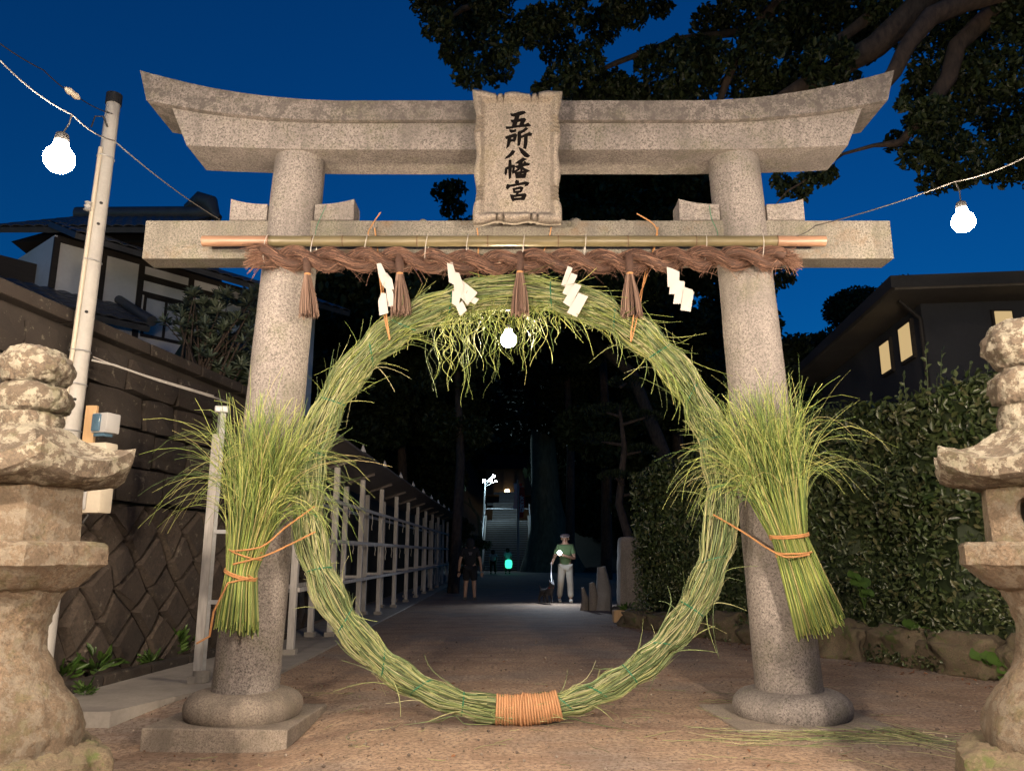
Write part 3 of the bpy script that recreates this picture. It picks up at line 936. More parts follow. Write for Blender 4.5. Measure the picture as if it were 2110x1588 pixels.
# ------------------------------------------------------------------ reed sheaves tied to the pillars
def sheaf(label, axis_px, Y0, spread, S, bottom_len, waist_r, name='reed_sheaf'):
    """axis_px: three photo points (foot, waist, upper aim)"""
    foot, waist, aim = [P(u, v, y) for u, v, y in axis_px]
    t = thing(name, label, 'reed sheaf', foot, 0, 'reed sheaves tied to the gate pillars')
    ax = np.array((aim - waist).normalized()); lo = np.array((foot - waist))
    sx = np.cross(ax, [0, 1, 0]); sx /= np.linalg.norm(sx); sy = np.cross(sx, ax)
    Ltot = (aim - waist).length
    for part, cnt in (('reed_stalks', S), ('reed_blades', int(S * .72))):
        N = 16; pts = np.zeros((cnt, N, 3)); wid = np.zeros((cnt, N))
        for s in range(cnt):
            a = rng.uniform(0, 6.283); q = math.sqrt(rng.uniform(0, 1))
            ox, oy = math.cos(a) * q, math.sin(a) * q
            L = Ltot * rng.uniform(.60, .98) if part == 'reed_stalks' else Ltot * rng.uniform(.62, 1.12)
            sp = spread * (1 + rng.normal(0, .15))
            base = np.array(waist) + sx * ox * waist_r + sy * oy * waist_r * .8
            nlow = 4
            e = np.array(foot) + sx * ox * waist_r * 1.45 + sy * oy * waist_r + np.array([0, 0, rng.normal(0, .035)])
            for i in range(nlow):
                pts[s, i] = e + (base - e) * i / nlow
            d = ax + sx * ox * sp * .9 + sy * oy * sp * .6; d /= np.linalg.norm(d)
            p = base.copy(); step = L / (N - nlow - 1)
            tw = rng.normal(0, 1, 3) * (.045 if part == 'reed_stalks' else .15)
            g = rng.uniform(.0, .05) if part == 'reed_stalks' else (.03 + .95 * rng.random() ** 1.7)
            out = sx * ox + sy * oy * .5
            for i in range(nlow, N):
                pts[s, i] = p
                f = (i - nlow) / (N - nlow - 1)
                k_ = f ** 2.0
                d = d + tw * f * 1.6 + np.array([0, 0, -1]) * g * k_ * 1.6 + out * g * .55 * k_
                d /= np.linalg.norm(d); p = p + d * step
            if part == 'reed_stalks': wid[s] = rng.uniform(.0032, .0062) * np.concatenate([np.full(nlow + 2, 1.0), np.linspace(1, .35, N - nlow - 2)])
            else: wid[s] = rng.uniform(.0028, .0052) * np.concatenate([np.full(nlow, 1.0), np.linspace(1.1, .25, N - nlow)])
        tag(link_mesh(part, strand_mesh(part, pts, wid, 3), M['stalk'], t), kind='stuff')
    return t, np.array(foot), np.array(waist), ax, sx, sy
def coil(parent, c, ax, sx, sy, r, turns, rad=.008, pitch=.014, tail=None):
    m = MB(); pp = []
    k = int(turns * 18)
    for i in range(k + 1):
        a = i / 18 * 6.283
        pp.append(Vector(c + sx * r * math.cos(a) + sy * r * .85 * math.sin(a) + ax * (pitch * i / 18 - pitch * turns / 2 + .02 * math.sin(a + 1))))
    if tail: pp += [Vector(p) for p in tail]
    m.tube(pp, rad, 6); return m.build('hemp_lashing', M['hemp'], parent, True)

shL, ft, ws, ax, sx, sy = sheaf('tall fan-topped reed sheaf standing against the left pillar', [(488, 1285, 6.02), (498, 1175, 6.0), (578, 800, 6.0)], 6.0, .20, 480, .4, .115)
coil(shL, ws + ax * -.03, ax, sx, sy, .122, 2.2, tail=[P(520, 1190, 5.9), P(470, 1200, 5.9), P(440, 1260, 5.92), P(432, 1310, 5.95), P(405, 1325, 5.95)])
coil(shL, ws + ax * .13, ax, sx, sy, .13, 1.6, .007, .05)
shR, ft2, ws2, ax2, sx2, sy2 = sheaf('slanting reed sheaf with flared cut ends tied to the right pillar', [(1690, 1285, 6.06), (1628, 1110, 6.0), (1535, 780, 5.95)], 6.0, .25, 520, .5, .13)
coil(shR, ws2 + ax2 * .03, ax2, sx2, sy2, .142, 2.4)
coil(shR, ws2 - ax2 * .10, ax2, sx2, sy2, .135, 1.3, .008, .03)
# hemp cords between ring, pillars and tie beam
def cord(label, pts, rad=.007, mat='hemp'):
    m = MB()
    # catmull-rom through the points
    pts = [Vector(p) for p in pts]; out = []
    for i in range(len(pts) - 1):
        p0, p1_, p2_, p3 = pts[max(i - 1, 0)], pts[i], pts[i + 1], pts[min(i + 2, len(pts) - 1)]
        for j in range(8):
            t = j / 8
            out.append(.5 * ((2 * p1_) + (p2_ - p0) * t + (2 * p0 - 5 * p1_ + 4 * p2_ - p3) * t * t + (3 * p1_ - p0 - 3 * p2_ + p3) * t ** 3))
    out.append(pts[-1])
    m.tube(out, rad, 6)
    return tag(m.build('hemp_cord', M[mat], None, True), label, 'cord')
cord('orange hemp cord running up from the left sheaf to the reed ring', [P(478, 1135, 5.9), P(540, 1125, 5.88), P(590, 1085, 5.95), P(648, 1043, 6.08)])
cord('lower orange hemp cord crossing the left pillar to the ring', [P(480, 1162, 5.9), P(545, 1145, 5.88), P(600, 1120, 5.97), P(650, 1095, 6.08)])
cord('hemp cord crossing the right pillar between ring and slanting sheaf', [P(1470, 1060, 6.05), P(1530, 1095, 6.1), P(1580, 1128, 5.98), P(1620, 1147, 5.86), P(1668, 1142, 5.86)])
cord('knotted hemp cord hanging the ring left of the plaque', [P(784, 438, 6.36), P(766, 465, 6.33), P(759, 490, 6.3), P(780, 560, 6.33), P(790, 640, 6.1), P(803, 700, 6.05), P(796, 650, 6.05), P(786, 570, 6.34), P(772, 470, 6.34)], .006)
cord('knotted hemp cord hanging the ring right of the plaque', [P(1312, 440, 6.36), P(1350, 466, 6.33), P(1352, 500, 6.3), P(1330, 560, 6.34), P(1318, 630, 6.1), P(1300, 704, 6.05), P(1308, 640, 6.05), P(1335, 560, 6.35), P(1356, 468, 6.34)], .006)
cord('short hemp cord dropping below the plaque at its left corner', [P(983, 470, 6.34), P(986, 500, 6.34), P(985, 560, 6.35), P(998, 610, 6.2), P(990, 622, 6.15)], .0055)
cord('short hemp cord dropping below the plaque at its right corner', [P(1136, 468, 6.34), P(1128, 500, 6.34), P(1100, 560, 6.35), P(1088, 600, 6.2), P(1092, 612, 6.15)], .0055)
cord('green twine trailing down the left wedge block', [P(672, 424, 6.35), P(662, 445, 6.34), P(652, 470, 6.34), P(648, 505, 6.2)], .003, 'green_twine')
cord('dark twine trailing down the right wedge block', [P(1462, 424, 6.35), P(1466, 450, 6.34), P(1478, 478, 6.34), P(1478, 505, 6.2)], .003, 'green_twine')

# ------------------------------------------------------------------ bulbs on wires
M['bulb'] = mat_emit('lit bulb', WARM, BULB_L)
M['bulb_dim'] = mat_emit('lit bulb in ring', (1.0, .80, .55), BULB_L * .9)
M['bulb_near'] = mat_emit('bright lit bulb', WARM, BULB_L * 10.5)
M['bulb_big'] = mat_emit('large lit bulb', WARM, BULB_L * 6.8)
M['enamel'] = mat_plain('white enamel shade', (.7, .7, .68), .35, 0, .05, 8, 0)
def bulb(label, c, top, r=.075, mat='bulb', group='warm bulbs strung on wires', added_shade=0.0, sh_h=0.0):
    c = Vector(c); top = Vector(top)
    t = thing('hanging_bulb', label, 'light bulb', c, 0, group)
    m = MB(); prof = []
    for i in range(15):
        a = -math.pi / 2 + math.pi * i / 14 * .80
        prof.append((max(.001, r * math.cos(a)), r * math.sin(a)))
    prof += [(r * .50, r * 1.12), (r * .42, r * 1.35)]
    m.lathe(prof, c, 22); m.build('globe', M[mat], t, True)
    m = MB(); m.lathe([(r * .46, r * 1.34), (r * .48, r * 1.5), (r * .42, r * 1.9), (r * .2, r * 2.05)], c, 14); m.build('socket', M['black'], t, True)
    if added_shade:  # dish added on the unseen bulbs to keep their light off the tree canopy
        m = MB(); th = .004; h2 = r * 1.75
        m.lathe([(added_shade, sh_h), (added_shade * .72, sh_h + (h2 - sh_h) * .55), (r * .5, h2), (r * .5, h2 + th), (added_shade * .72, sh_h + (h2 - sh_h) * .55 + th * 2), (added_shade + .002, sh_h + th)], c, 28)
        m.f = m.f[:-2]; n_ = 28; k_ = 5 * n_
        m.f += [(j, k_ + j, k_ + (j + 1) % n_, (j + 1) % n_) for j in range(n_)]
        m.build('added_shade', M['enamel'], t, True)
    m = MB(); q = c + Vector((0, 0, r * 2.0))
    m.tube([q, q.lerp(top, .5) + Vector((.012, 0, 0)), top], .005, 6); m.build('cord', M['black'], t, True)
    return t
cA, tA = P(122, 328, 4.4), P(148, 236, 4.4)
cB, tB = P(1985, 457, 5.0), P(1968, 374, 5.0)
cC = P(1048, 700, 6.72)
bulb('warm lit bulb on the left wire in front of the pole', cA, tA, .088)
bulb('warm lit bulb on the right wire above the hedge', cB, tB, .074)
tC = Vector((cC.x, 6.60, 3.76))
bulb('bare bulb hanging behind the fringe at the top of the ring', cC, tC, .07, 'bulb_dim', 'bulb under the gate beam')
# the same strings of bulbs go on past the camera
cD, cE = Vector((-2.3, -.3, 2.2)), Vector((2.4, -.2, 2.2))
bulb('bulb on the left wire behind the viewer', cD, cD + Vector((0, 0, .34)), .055, 'bulb_near', added_shade=.26, sh_h=.135)
bulb('bulb on the right wire behind the viewer', cE, cE + Vector((0, 0, .34)), .055, 'bulb_near', added_shade=.26, sh_h=.135)
cF, cG = Vector((-2.1, 1.8, 2.6)), Vector((2.2, 1.9, 2.6))
bulb('bulb on the left wire above the left stone lantern', cF, cF + Vector((0, 0, .34)), .055, 'bulb_big', added_shade=.26, sh_h=.15)
bulb('bulb on the right wire above the right stone lantern', cG, cG + Vector((0, 0, .34)), .055, 'bulb_big', added_shade=.26, sh_h=.15)
M['line'] = mat_plain('grey insulated wire', (.06, .055, .05), .9, 0, .1, 30, 0)
def wire(label, pts, rad=.006, sag=.0, mat='line', name='overhead_wire'):
    m = MB(); pts = [Vector(p) for p in pts]; out = []
    for i in range(len(pts) - 1):
        for j in range(12):
            t = j / 12; p = pts[i].lerp(pts[i + 1], t); p.z -= sag * 4 * t * (1 - t); out.append(p)
    out.append(pts[-1]); m.tube(out, rad, 6)
    return tag(m.build(name, M[mat], None, True), label, 'wire')
wire('pale wire with bulbs running from the upper left to the gate', [cD + Vector((-.2, -1.5, .5)), cD + Vector((0, 0, .34)), cF + Vector((0, 0, .34)), P(0, 125, 3.7), tA, P(235, 290, 5.0), P(452, 452, 6.36)], .0045, .03)
wire('pale wire with a bulb running from the upper right to the bamboo', [cE + Vector((.2, -1.5, .5)), cE + Vector((0, 0, .34)), cG + Vector((0, 0, .34)), P(2110, 325, 4.4), tB, P(1680, 465, 6.1), P(1632, 488, 6.19)], .0045, .02)

# ------------------------------------------------------------------ stone lanterns
def polyr(a, n, p):
    s = 2 * math.pi / n; q = (a % s) - s / 2
    return (1 - p) + p * math.cos(math.pi / n) / math.cos(q)
def lantern_part(name, mat, parent, c, prof, nside, rot=0.0, lift=0.0, seg=120, amp=.012, sc=7.0, sub=5):
    """prof: (radius at corner, z, polygonness, liftscale)"""
    pr = []
    for i in range(len(prof) - 1):
        for j in range(sub):
            t = j / sub; pr.append(tuple(prof[i][q] + (prof[i + 1][q] - prof[i][q]) * t for q in range(4)))
    pr.append(prof[-1])
    vs, fs = [], []
    for r, z, p, ls in pr:
        for j in range(seg):
            a = 2 * math.pi * j / seg
            k_ = polyr(a, nside, p)
            s = 2 * math.pi / nside; q = abs((a % s) - s / 2) / (s / 2)
            vs.append((c[0] + r * k_ * math.cos(a + rot), c[1] + r * k_ * math.sin(a + rot), c[2] + z + lift * ls * q ** 2.5))
    for i in range(len(pr) - 1):
        for j in range(seg):
            fs.append((i * seg + j, i * seg + (j + 1) % seg, (i + 1) * seg + (j + 1) % seg, (i + 1) * seg + j))
    fs.append(tuple(range(seg - 1, -1, -1))); fs.append(tuple(range((len(pr) - 1) * seg, len(pr) * seg)))
    m = MB(); m.add(vs, fs)
    me = m.mesh(name, True, 38); rough(me, amp * .8, sc, c[0] * 3 + prof[0][1], amp * .55, 22); rough(me, amp * .35, 48, c[0] * 5 + prof[0][1])
    return link_mesh(name, me, mat, parent)
def stone_lantern(label, x, y, rot, dz, win_dir, jr):
    z0 = ground_z(x, y)
    t = thing('stone_lantern', label, 'stone lantern', (x, y, z0), 0, 'old stone lanterns flanking the path')
    c = (x, y, 0)
    lantern_part('plinth', M['moss'], t, c, [(.56, z0 - .05, .9, 0), (.56, .2, .9, 0), (.53, .36, .8, 0), (.44, .41, .6, 0), (.2, .415, .3, 0)], 6, rot, 0, amp=.03)
    lantern_part('shaft', M['lantern'], t, c, [(.38, .39, .3, 0), (.385, .47, .3, 0), (.345, .58, .2, 0), (.25, .70, .1, 0), (.19, .82, .05, 0), (.178, .92, .05, 0), (.205, 1.03, .1, 0), (.25, 1.10, .2, 0), (.2, 1.105, .2, 0)], 6, rot, 0, amp=.018)
    lantern_part('platform', M['lantern'], t, c, [(.25, 1.085, .6, 0), (.30, 1.10, .8, 0), (.395, 1.185, .9, 0), (.42, 1.20, .95, 0), (.42, 1.285, .95, 0), (.40, 1.30, .9, 0), (.2, 1.305, .9, 0)], 6, rot, 0, amp=.012)
    fb = lantern_part('firebox', M['lantern'], t, c, [(.285, 1.295, 1, 0), (.285, 1.40, 1, 0), (.28, 1.555, 1, 0), (.2, 1.56, 1, 0)], 6, rot, 0, amp=.007)
    # arched opening cut through the firebox wall
    cut = MB(); wd = Vector((math.cos(win_dir), math.sin(win_dir), 0)); wsd = Vector((-wd.y, wd.x, 0)); ring_ = []
    for i in range(20):
        a = 2 * math.pi * i / 20
        ring_.append(Vector((x, y, 1.425 + .075 * math.sin(a))) + wsd * (.042 * math.cos(a)))
    cut.prism([p + wd * .10 for p in ring_], [p + wd * .4 for p in ring_])
    co = cut.build('cutter', M['lantern'])
    bo = fb.modifiers.new('b', 'BOOLEAN'); bo.object = co; bo.operation = 'DIFFERENCE'; bo.solver = 'EXACT'
    nm = evaluated(fb); fb.modifiers.remove(bo); fb.data = nm
    bpy.data.objects.remove(co)
    lantern_part('roof', M['lantern_top'], t, c, [(.30, 1.552, .9, 0), (.46, 1.575, 1, .7), (.49, 1.59, 1, 1), (.495, 1.665, 1, 1), (.40, 1.685, 1, .6), (.29, 1.735, .95, .3), (.20, 1.81, .7, .1), (.14, 1.845, .3, 0), (.1, 1.846, .2, 0)], 6, rot, .085, amp=.012)
    lantern_part('finial_collar', M['lantern_top'], t, c, [(.145, 1.835, 0, 0), (.15, 1.87, 0, 0), (.135, 1.905 + dz * .3, 0, 0), (.08, 1.908 + dz * .3, 0, 0)], 6, rot, 0, amp=.016)
    q = dz
    lantern_part('finial_lotus', M['lantern_top'], t, c, [(.10, 1.895 + q * .3, 0, 0), (.155, 1.925 + q * .3, 0, 0), (.172, 1.97 + q * .4, 0, 0), (.165, 2.01 + q * .5, 0, 0), (.12, 2.045 + q * .55, 0, 0), (.07, 2.05 + q * .55, 0, 0)], 6, rot, 0, amp=.022)
    lantern_part('finial_jewel', M['lantern_top'], t, c, [(.08, 2.035 + q * .55, 0, 0), (.135, 2.06 + q * .6, 0, 0), (jr, 2.12 + q * .7, 0, 0), (jr * .97, 2.16 + q * .8, 0, 0), (jr * .75, 2.21 + q * .95, 0, 0), (jr * .3, 2.238 + q, 0, 0), (.01, 2.24 + q, 0, 0)], 6, rot, 0, amp=.024)
    return t
stone_lantern('weathered lichen-covered stone lantern at the left edge of the path', -2.325, 3.7, R(8), 0.0, R(-100), .168)
stone_lantern('weathered stone lantern with an oval window hole at the right edge', 2.515, 3.7, R(4), .14, R(-142), .185)

# ------------------------------------------------------------------ left stone wall
def wall_x(y):
    if y < 12: return -4.78 + (y - 4) * (1.16 / 8.0)
    return -3.62
wall = thing('retaining_wall', 'dark old stone block retaining wall along the left of the path', 'wall', (wall_x(8), 8, 0))
m = MB()
pl = [(wall_x(y) - .10, y) for y in (-5, 4, 12, 33)]; bk = [(wall_x(y) - .5, y) for y in (33, 12, 4, -5)]
m.prism([(x, y, -.4) for x, y in pl + bk], [(x, y, 3.46) for x, y in pl + bk]); m.build('backing', M['mortar'], wall)
variants = []
for q in range(8):
    bm = bmesh.new(); bmesh.ops.create_cube(bm, size=1.0)
    bmesh.ops.subdivide_edges(bm, edges=bm.edges[:], cuts=1, use_grid_fill=True)
    for v in bm.verts:
        d = Vector((v.co.x, v.co.y * .0, v.co.z))
        if abs(v.co.x) > .4 and abs(v.co.z) > .4: v.co.x *= random.uniform(.86, .98); v.co.z *= random.uniform(.84, .98)
        if v.co.y < -.4:
            if abs(v.co.x) < .1 and abs(v.co.z) < .1: v.co.y -= random.uniform(.05, .2)
            v.co.y += random.uniform(-.06, .10)
        v.co.x += random.uniform(-.02, .02); v.co.z += random.uniform(-.02, .02)
    me = bpy.data.meshes.new('stone'); bm.to_mesh(me); bm.free(); me.materials.append(M['wallstone'])
    variants.append(me)
def put_stone(y, z, w, h, tilt=0.0, lower=False):
    x = wall_x(y); ang = math.atan2(1.16 / 8.0, 1) if y < 12 else 0
    o = bpy.data.objects.new('stone', random.choice(variants)); COL.objects.link(o)
    o.parent = wall
    rot = Matrix.Rotation(R(90) - ang, 4, 'Z') @ Matrix.Rotation(tilt, 4, 'Y')
    mt = Matrix.Translation((x - .04 + random.uniform(-.03, .02) - .0 * z, y, z)) @ rot @ Matrix.Diagonal((w, .26, h, 1))
    o.matrix_parent_inverse = world_of(wall).inverted(); o.matrix_basis = mt
nst = 0
z = 1.78
while z < 3.3:                               # squared courses above
    h = random.uniform(.36, .42); y = 4.6 + random.uniform(0, .4)
    while y < 15.5:
        w = random.uniform(.5, .95); put_stone(y + w / 2, z + h / 2, w * .985, h * .97); y += w; nst += 1
    z += h
G = .285; NI, NJ = 34, 7                       # slanting fitted stones below: shared jittered corners, thin joints
gp = {}
for i in range(-1, NI + 2):
    for j in range(-1, NJ + 1):
        gp[i, j] = (4.4 + i * G + random.uniform(-.075, .075), max(-.1, min(1.77, .02 + j * G + random.uniform(-.06, .06))))
def wall_pt(y, z, out):
    an = math.atan2(1.16 / 8.0, 1) if y < 12 else 0
    return Vector((wall_x(y) + out * math.cos(an), y - out * math.sin(an), z))
for i in range(0, NI + 1):
    for j in range(0, NJ):
        if (i + j) % 2: continue
        cs_ = [gp[i + 1, j], gp[i, j + 1], gp[i - 1, j], gp[i, j - 1]]
        if j == NJ - 1: cs_[1] = (cs_[1][0], 1.77)
        cy_, cz_ = sum(c[0] for c in cs_) / 4, sum(c[1] for c in cs_) / 4
        k_ = .95; o1 = random.uniform(.0, .045)
        rim = [wall_pt(cy_ + (c[0] - cy_) * k_, cz_ + (c[1] - cz_) * k_, -.01 + random.uniform(-.012, .012)) for c in cs_]
        inn = [wall_pt(cy_ + (c[0] - cy_) * .74 + random.uniform(-.02, .02), cz_ + (c[1] - cz_) * .74 + random.uniform(-.02, .02), .03 + o1 + random.uniform(-.015, .015)) for c in cs_]
        bkp = [wall_pt(cy_ + (c[0] - cy_) * k_, cz_ + (c[1] - cz_) * k_, -.18) for c in cs_]
        m = MB(); fs_ = [(8, 9, 10, 11)]
        for q in range(4):
            q2 = (q + 1) % 4; fs_ += [(q, q2, q2 + 4, q + 4), (q + 4, q2 + 4, q2 + 8, q + 8)]
        m.add(bkp + rim + inn, fs_ + [(3, 2, 1, 0)])
        m.build('stone', M['wallstone_low'], wall)
# coping
y = 3.9
while y < 16:
    L = random.uniform(1.0, 1.3); m = MB()
    yc = y + L / 2; ang = math.atan2(1.16 / 8.0, 1) if yc < 12 else 0
    m.box((wall_x(yc) - .17, yc, 3.50), (.46, L - .012, .13), -ang, bev=.02)
    me = m.mesh('coping_stone'); rough(me, .006, 6, y); link_mesh('coping_stone', me, M['wallstone'], wall); y += L
# kerb stones with weeds at the foot of the wall
kerb = thing('kerb', 'low brown kerb stones at the foot of the left wall', 'kerb', (-4.0, 8.5, 0))
y = 5.2
while y < 11.5:
    L = random.uniform(.5, .8); m = MB(); yc = y + L / 2
    m.box((wall_x(yc) + .26, yc, ground_z(-4, yc) + .03), (.13, L - .02, .16), -math.atan2(1.16 / 8, 1), bev=.015)
    me = m.mesh('kerb_stone'); rough(me, .01, 6, y); link_mesh('kerb_stone', me, M['wallstone'], kerb); y += L
def weed(name, label, c, S, L, W, mat, group, up=.5):
    c = np.array(c); C = []; D = []
    for s in range(S):
        a = rng.uniform(0, 6.283); e = rng.uniform(.1, 1.1)
        d = np.array([math.cos(a) * math.cos(e), math.sin(a) * math.cos(e), math.sin(e)])
        D.append(d); C.append(c + d * rng.uniform(.3, 1) * L * 1.4 + np.array([0, 0, rng.uniform(0, up) * L]))
    me = leaf_mesh(name, np.array(C), np.array(D), L * rng.uniform(.7, 1.2, S), W)
    return me
wlab = ['ferny weed clump at the wall foot beside the pole', 'small weed clump on the kerb left of the steel post', 'leafy weed clump at the wall foot behind the steel post',
        'tiny weed tuft at the edge of the concrete strip', 'low weed clump growing against the dark wall', 'creeping weed at the left end of the kerb']
for (u, v, Y, s, lab) in ((200, 1385, 8.0, .16, wlab[0]), (310, 1370, 8.9, .10, wlab[1]), (355, 1345, 9.6, .17, wlab[2]), (172, 1440, 7.3, .08, wlab[3]), (390, 1335, 10.0, .15, wlab[4]), (130, 1400, 7.7, .13, wlab[5])):
    p = P(u, v, Y); me = weed('weed', '', (p.x, p.y, max(.02, p.z)), 46, s, s * .3, 'leaf_weed', '')
    tag(link_mesh('weed', me, M['leaf_weed']), lab, 'weed', 'weeds along the kerb')

# ------------------------------------------------------------------ utility pole with boxes
px, py = -4.13, 7.15
pole = thing('utility_pole', 'tall pale concrete utility pole with a conduit beside the left wall', 'pole', (px, py, 0))
ptop = P(236, 196, py)
m = MB(); m.tube([(px, py, -.2), (px + (ptop.x - px) * .5, py, ptop.z / 2), (ptop.x, py, ptop.z - .1)], [.10, .082, .066], 24); m.build('shaft', M['pole'], pole, True)
m = MB(); m.tube([(ptop.x, py, ptop.z - .11), (ptop.x, py, ptop.z)], [.077, .077], 20); m.build('cap', M['black'], pole, True)
def pole_x(z): return px + (ptop.x - px) * z / ptop.z
def pole_r(z): return .10 - .034 * z / ptop.z
m = MB(); m.tube([(pole_x(z) - pole_r(z) * .25, py - pole_r(z) - .02, z) for z in (2.25, 3, 4, 5.2)], .021, 10); m.build('conduit', M['pvc'], pole, True)
for z in (2.36, 2.8, 3.12, 4.02, 5.12):
    m = MB(); r_ = pole_r(z) + .004
    m.tube([(pole_x(z) + r_ * math.cos(a), py + (r_ + (.035 if math.sin(a) < -.5 else 0)) * math.sin(a), z) for a in np.linspace(0, 6.283, 21)], .0065, 6, False); m.build('strap', M['steel'], pole, True)
for z in (2.65, 3.5, 4.4, 4.62):
    m = MB(); x_ = pole_x(z) + .04; y_ = py - math.sqrt(max(0, pole_r(z) ** 2 - .04 ** 2))
    m.tube([(x_, y_ + .01, z), (x_, y_ - .006, z)], [.016, .013], 10); m.build('bolt', M['black'], pole, True)
ic = P(181, 424, 7.0)
m = MB(); m.lathe([(.012, -.05), (.035, -.045), (.024, -.02), (.036, 0), (.022, .02), (.034, .035), (.012, .05)], ic, 14); m.build('insulator', M['grey_pvc'], pole, True)
m = MB(); m.tube([(ic.x, ic.y, ic.z), (pole_x(ic.z), py, ic.z)], .008, 6); m.build('bracket', M['steel'], pole, True)
m = MB(); q = P(222, 262, py - .05)
m.tube([P(222, 262, py - .07), P(212, 240, py - .12), P(196, 240, py - .14), P(188, 262, py - .14)], .008, 6); m.build('drip_loop', M['black'], pole, True)
# meter on a board, breaker box
bd = P(180, 880, 6.98)
m = MB(); m.box((bd.x + .02, 6.99, bd.z - .02), (.10, .04, .44), 0, bev=.004); m.build('meter_board', M['wood_new'], pole)
mc = P(216, 873, 6.86)
meter = thing('electric_meter', 'clear-fronted blue grey electric meter mounted on the pole', 'meter', mc)
m = MB(); m.box(mc + Vector((.01, 0, 0)), (.17, .16, .18), R(-18), bev=.016); m.build('housing', M['grey_pvc'], meter, True)
m = MB(); m.box(mc + Vector((-.035, -.075, .0)), (.085, .035, .155), R(-18), bev=.012); m.build('window', M['glass'], meter, True)
m = MB(); m.box(mc + Vector((.055, -.065, -.005)), (.036, .03, .05), R(-18), bev=.006); m.build('latch', M['black'], meter, True)
m = MB(); m.box(mc + Vector((.0, -.01, -.105)), (.12, .1, .03), R(-18), bev=.006); m.build('terminal_cover', M['glass'], meter, True)
b2 = P(190, 985, 6.93)
bx = thing('breaker_box', 'cream plastic breaker box strapped low on the pole', 'electric box', b2)
m = MB(); m.box(b2 + Vector((.0, 0, 0)), (.34, .16, .62), R(-12), bev=.02); m.build('housing', M['pvc'], bx, True)
m = MB(); m.box(b2 + Vector((-.06, -.088, -.10)), (.17, .02, .36), R(-12), bev=.008); m.build('door', M['grey_pvc'], bx, True)
m = MB(); m.tube([b2 + Vector((-.08, -.02, -.30)), b2 + Vector((-.07, -.03, -.38)), b2 + Vector((-.02, -.03, -.39)), b2 + Vector((.02, -.02, -.31))], .012, 8); m.build('cable_loop', M['black'], bx, True)
wire('twisted grey cable from the pole across the wall to the rack', [P(190, 742, 7.1), P(235, 752, 7.3), P(330, 785, 7.8), P(440, 818, 8.4), P(470, 830, 8.9)], .011, .0, 'pole', 'overhead_cable')
wire('thin stay wire above the twisted cable', [P(192, 735, 7.1), P(250, 758, 7.4), P(440, 815, 8.4)], .005, .0, 'wire', 'overhead_cable')
wire('thin service line from the upper left to the pole top', [P(-40, 60, 5.0), P(90, 145, 6.0), P(160, 200, 6.6), P(232, 235, 7.1)], .005, .02, 'black', 'service_line')
m = MB(); pa, pb = P(134, 181, 6.35), P(164, 204, 6.5)
m.tube([pa, pa.lerp(pb, .25), pa.lerp(pb, .5), pa.lerp(pb, .75), pb], [.012, .034, .026, .034, .012], 10)
tag(m.build('line_clamp', M['pvc'], None, True), 'pale clamp on the service line left of the pole top', 'clamp')

# ------------------------------------------------------------------ display rack with little roof along the left
rack = thing('display_rack', 'long grey timber rack with a lean-to roof along the path', 'rack', (-2.85, 20, 0))
RXF, RXB = -2.76, -3.06
post_me = {}
ypos = [8.0 + 2.15 * i for i in range(13)]
def rbox(name, c, size, mat, parent, rz=0, ry=0):
    m = MB(); m.box(c, size, rz, 0, ry, bev=.004); return m.build(name, mat, parent)
for i, y in enumerate(ypos):
    for x, h in ((RXF, 2.56), (RXB, 2.44)):
        if i == 0:
            if x == RXF: continue
        rbox('post', (x, y, h / 2 + .05), (.085, .085, h - .06), M['rack_wood'], rack)
        rbox('foot', (x, y, .055), (.15, .15, .07), M['concrete'], rack)
    if i: rbox('cross_bar', ((RXF + RXB) / 2, y, .84), (.22, .05, .05), M['rack_wood'], rack)
for i in range(1, len(ypos) - 1):
    y0, y1 = ypos[i] , ypos[i + 1]
    for z in (2.03, 1.43, .80):
        for x in (RXF + .058, RXB - .058):
            rbox('rail', (x, (y0 + y1) / 2, z), (.03, y1 - y0 - .012, .055), M['rack_wood'], rack)
    rbox('shelf_board', ((RXF + RXB) / 2, (y0 + y1) / 2, .775), (.20, y1 - y0 - .1, .02), M['rack_wood'], rack)
    # roof sheet, higher over the path
    m = MB(); xa, xb2, za, zb = RXB - .2, RXF + .42, 2.50, 2.80
    m.prism([(xa, y0 - .04, za), (xb2, y0 - .04, zb), (xb2, y1 - .06, zb - .02), (xa, y1 - .06, za - .02)], [(xa, y0 - .04, za + .03), (xb2, y0 - .04, zb + .03), (xb2, y1 - .06, zb + .01), (xa, y1 - .06, za + .01)])
    m.build('roof_sheet', M['rack_roof'], rack)
    rbox('rafter', ((RXF + RXB) / 2 + .1, y0 + .06, 2.615), (.52, .045, .06), M['rack_roof'], rack, 0, -math.atan2(.3, .92))
    m = MB(); m.prism([(xb2 - .08, y0 + .02, zb + .03), (xb2 + .01, y0 + .02, zb + .03), (xb2 - .04, y0 + .02, zb + .15)], [(xb2 - .08, y0 + .06, zb + .03), (xb2 + .01, y0 + .06, zb + .03), (xb2 - .04, y0 + .06, zb + .15)])
    m.build('end_bracket', M['grey_pvc'], rack)
    if i < 7:
        for k_ in range(4):
            yy = y0 + .3 + k_ * .42; zz = 2.0 if k_ % 2 else 1.40; Lc = random.uniform(.15, .32)
            m = MB(); m.tube([(RXF + .06, yy, zz), (RXF + .075, yy + .01, zz - Lc * .4), (RXF + .055, yy + .04, zz - Lc * .8), (RXF + .065, yy + .03, zz - Lc)], .006, 5); m.build('hanging_cord', M['pvc'], rack, True)
